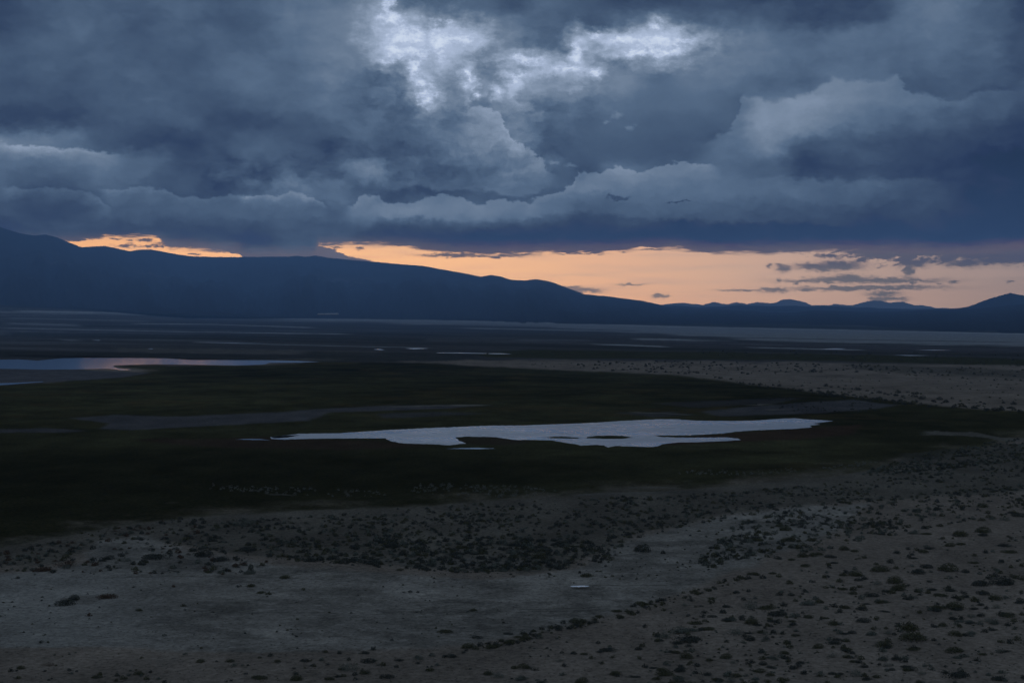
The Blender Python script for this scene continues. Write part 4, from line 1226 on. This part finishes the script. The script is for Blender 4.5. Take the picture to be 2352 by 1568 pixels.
for nm, mem in groups.items():
    sub = {}
    for i in mem:
        sub.setdefault((shrubs[i][3], info[i]), []).append(i)
    for (c_, fm), ms in sub.items():
        base_l = '%s %s shrub' % (c_, fm)
        ms = sorted(ms, key=lambda i: shrubs[i][0])
        n_ = len(ms)
        for k, i in enumerate(ms):
            if n_ == 1:
                LABEL[i] = 'the only %s %s' % (base_l, nm)
            elif n_ == 2:
                LABEL[i] = '%s %s, %s of two alike' % (base_l, nm, ('left', 'right')[k])
            elif k < (n_ + 1) // 2:
                LABEL[i] = '%s %s, %s' % (base_l, nm, (ORD[min(k, 14)] + ('leftmost' if k == 0 else 'from left')).strip())
            else:
                j_ = n_ - 1 - k
                LABEL[i] = '%s %s, %s' % (base_l, nm, (ORD[min(j_, 14)] + ('rightmost' if j_ == 0 else 'from right')).strip())
print('LABELS', len(LABEL), len(set(LABEL.values())), max(len(l.split()) for l in LABEL.values()))
for i in solo:
    s_ = shrubs[i]
    me = SHAPES[(info[i], s_[3], rs.randint(0, 1))]
    o = bpy.data.objects.new('shrub', me)
    COL.objects.link(o)
    o.location = (s_[4], s_[5], float(SZ[i]) - 0.02)
    w_ = s_[2] * 1.2
    o.scale = (w_ * rs.uniform(1.0, 1.3), w_ * rs.uniform(0.8, 1.05), w_ * rs.uniform(0.65, 1.0))
    o.rotation_euler = (0, 0, rs.uniform(-0.5, 0.5) + (math.pi if rs.random() < 0.5 else 0))
    tag(o, LABEL[i], 'shrub', 'shrubs on the desert flat')

# every smaller one beyond that: a single mass
rest_rng = np.random.default_rng(77)
for c_ in ('all',):
    vs, mi = [], []
    keys = ['olive', 'grey-green', 'dark', 'rusty brown', 'straw']
    for i, s_ in enumerate(shrubs):
        if i in solo_set:
            continue
        ap = s_[7]
        nl = int(np.clip(ap * 11, 18, 130))
        straw = s_[3] == 'straw'
        q_ = leaf_cloud(rest_rng, nl, 0.055 if ap > 8 else 0.085, 1 if ap < 5 else int(rest_rng.integers(2, 6)), 0.62 if not straw else 0.75, 0.2 if not straw else 0.9)
        if straw:
            q_ = q_[: 4 * max(10, nl // 2)]
        w_ = s_[2] * 1.3
        a_ = rest_rng.random() * 6.28
        x_, y_ = q_[:, 0] * w_, q_[:, 1] * w_
        P_ = np.stack([s_[4] + x_ * math.cos(a_) - y_ * math.sin(a_), s_[5] + x_ * math.sin(a_) + y_ * math.cos(a_), SZ[i] - 0.02 + q_[:, 2] * w_], -1)
        vs.append(P_)
        mi.append(np.full(len(q_) // 4, keys.index(s_[3])))
    vs = np.concatenate(vs)
    mi = np.concatenate(mi)
    scrub = mesh_obj('scrub', vs, np.arange(len(vs)).reshape(-1, 4), LEAF['olive'])
    scrub.data.materials.clear()
    for k in keys:
        scrub.data.materials.append(LEAF[k])
    scrub.data.polygons.foreach_set('material_index', mi.astype(np.int32))
    tag(scrub, 'small scattered desert scrub covering the flats', None, None, 'stuff')

# ================================================================== far buildings
gx, gy, gz = to_ground(752, 722)
B0 = np.array([float(gx), float(gy)])
d0 = float(np.hypot(*B0))
d0 = 9500.0
u_ = B0 / np.hypot(*B0)
zb_ = CAM_H + d0 * (HZ - 721.5) / F
for k, (xa, xb, hh) in enumerate([(730.5, 745, 5.5), (746, 760, 6.0), (761, 776.5, 6.8)]):
    a1, b1, _ = ray((xa + xb) / 2, 721)
    h1 = math.hypot(a1, b1)
    cx_, cy_ = a1 / h1 * d0, b1 / h1 * d0
    shed(cx_, cy_, zb_, (xb - xa) / F * d0 * 0.985, 60, hh, ['long low pale shed, left of the three at the foot of the range', 'long pale shed in the middle of the three below the range',
         'tallest and rightmost pale shed of the three at the foot of the range'][k], 'pale sheds at the foot of the range')
# ================================================================== haze
hm = bpy.data.materials.new('haze')
hm.use_nodes = True
ht = hm.node_tree
ht.nodes.clear()
ho = ht.nodes.new('ShaderNodeOutputMaterial')
pv_ = ht.nodes.new('ShaderNodeVolumePrincipled')
pv_.inputs['Color'].default_value = (0.30, 0.535, 0.88, 1)
pv_.inputs['Density'].default_value = HAZE_D
ht.links.new(pv_.outputs[0], ho.inputs['Volume'])
v, f = box(-30000, 30000, -1500, HAZE_FAR, -100, HAZE_TOP)
hz_o = mesh_obj('haze', v, f, hm)
tag(hz_o, kind='stuff')
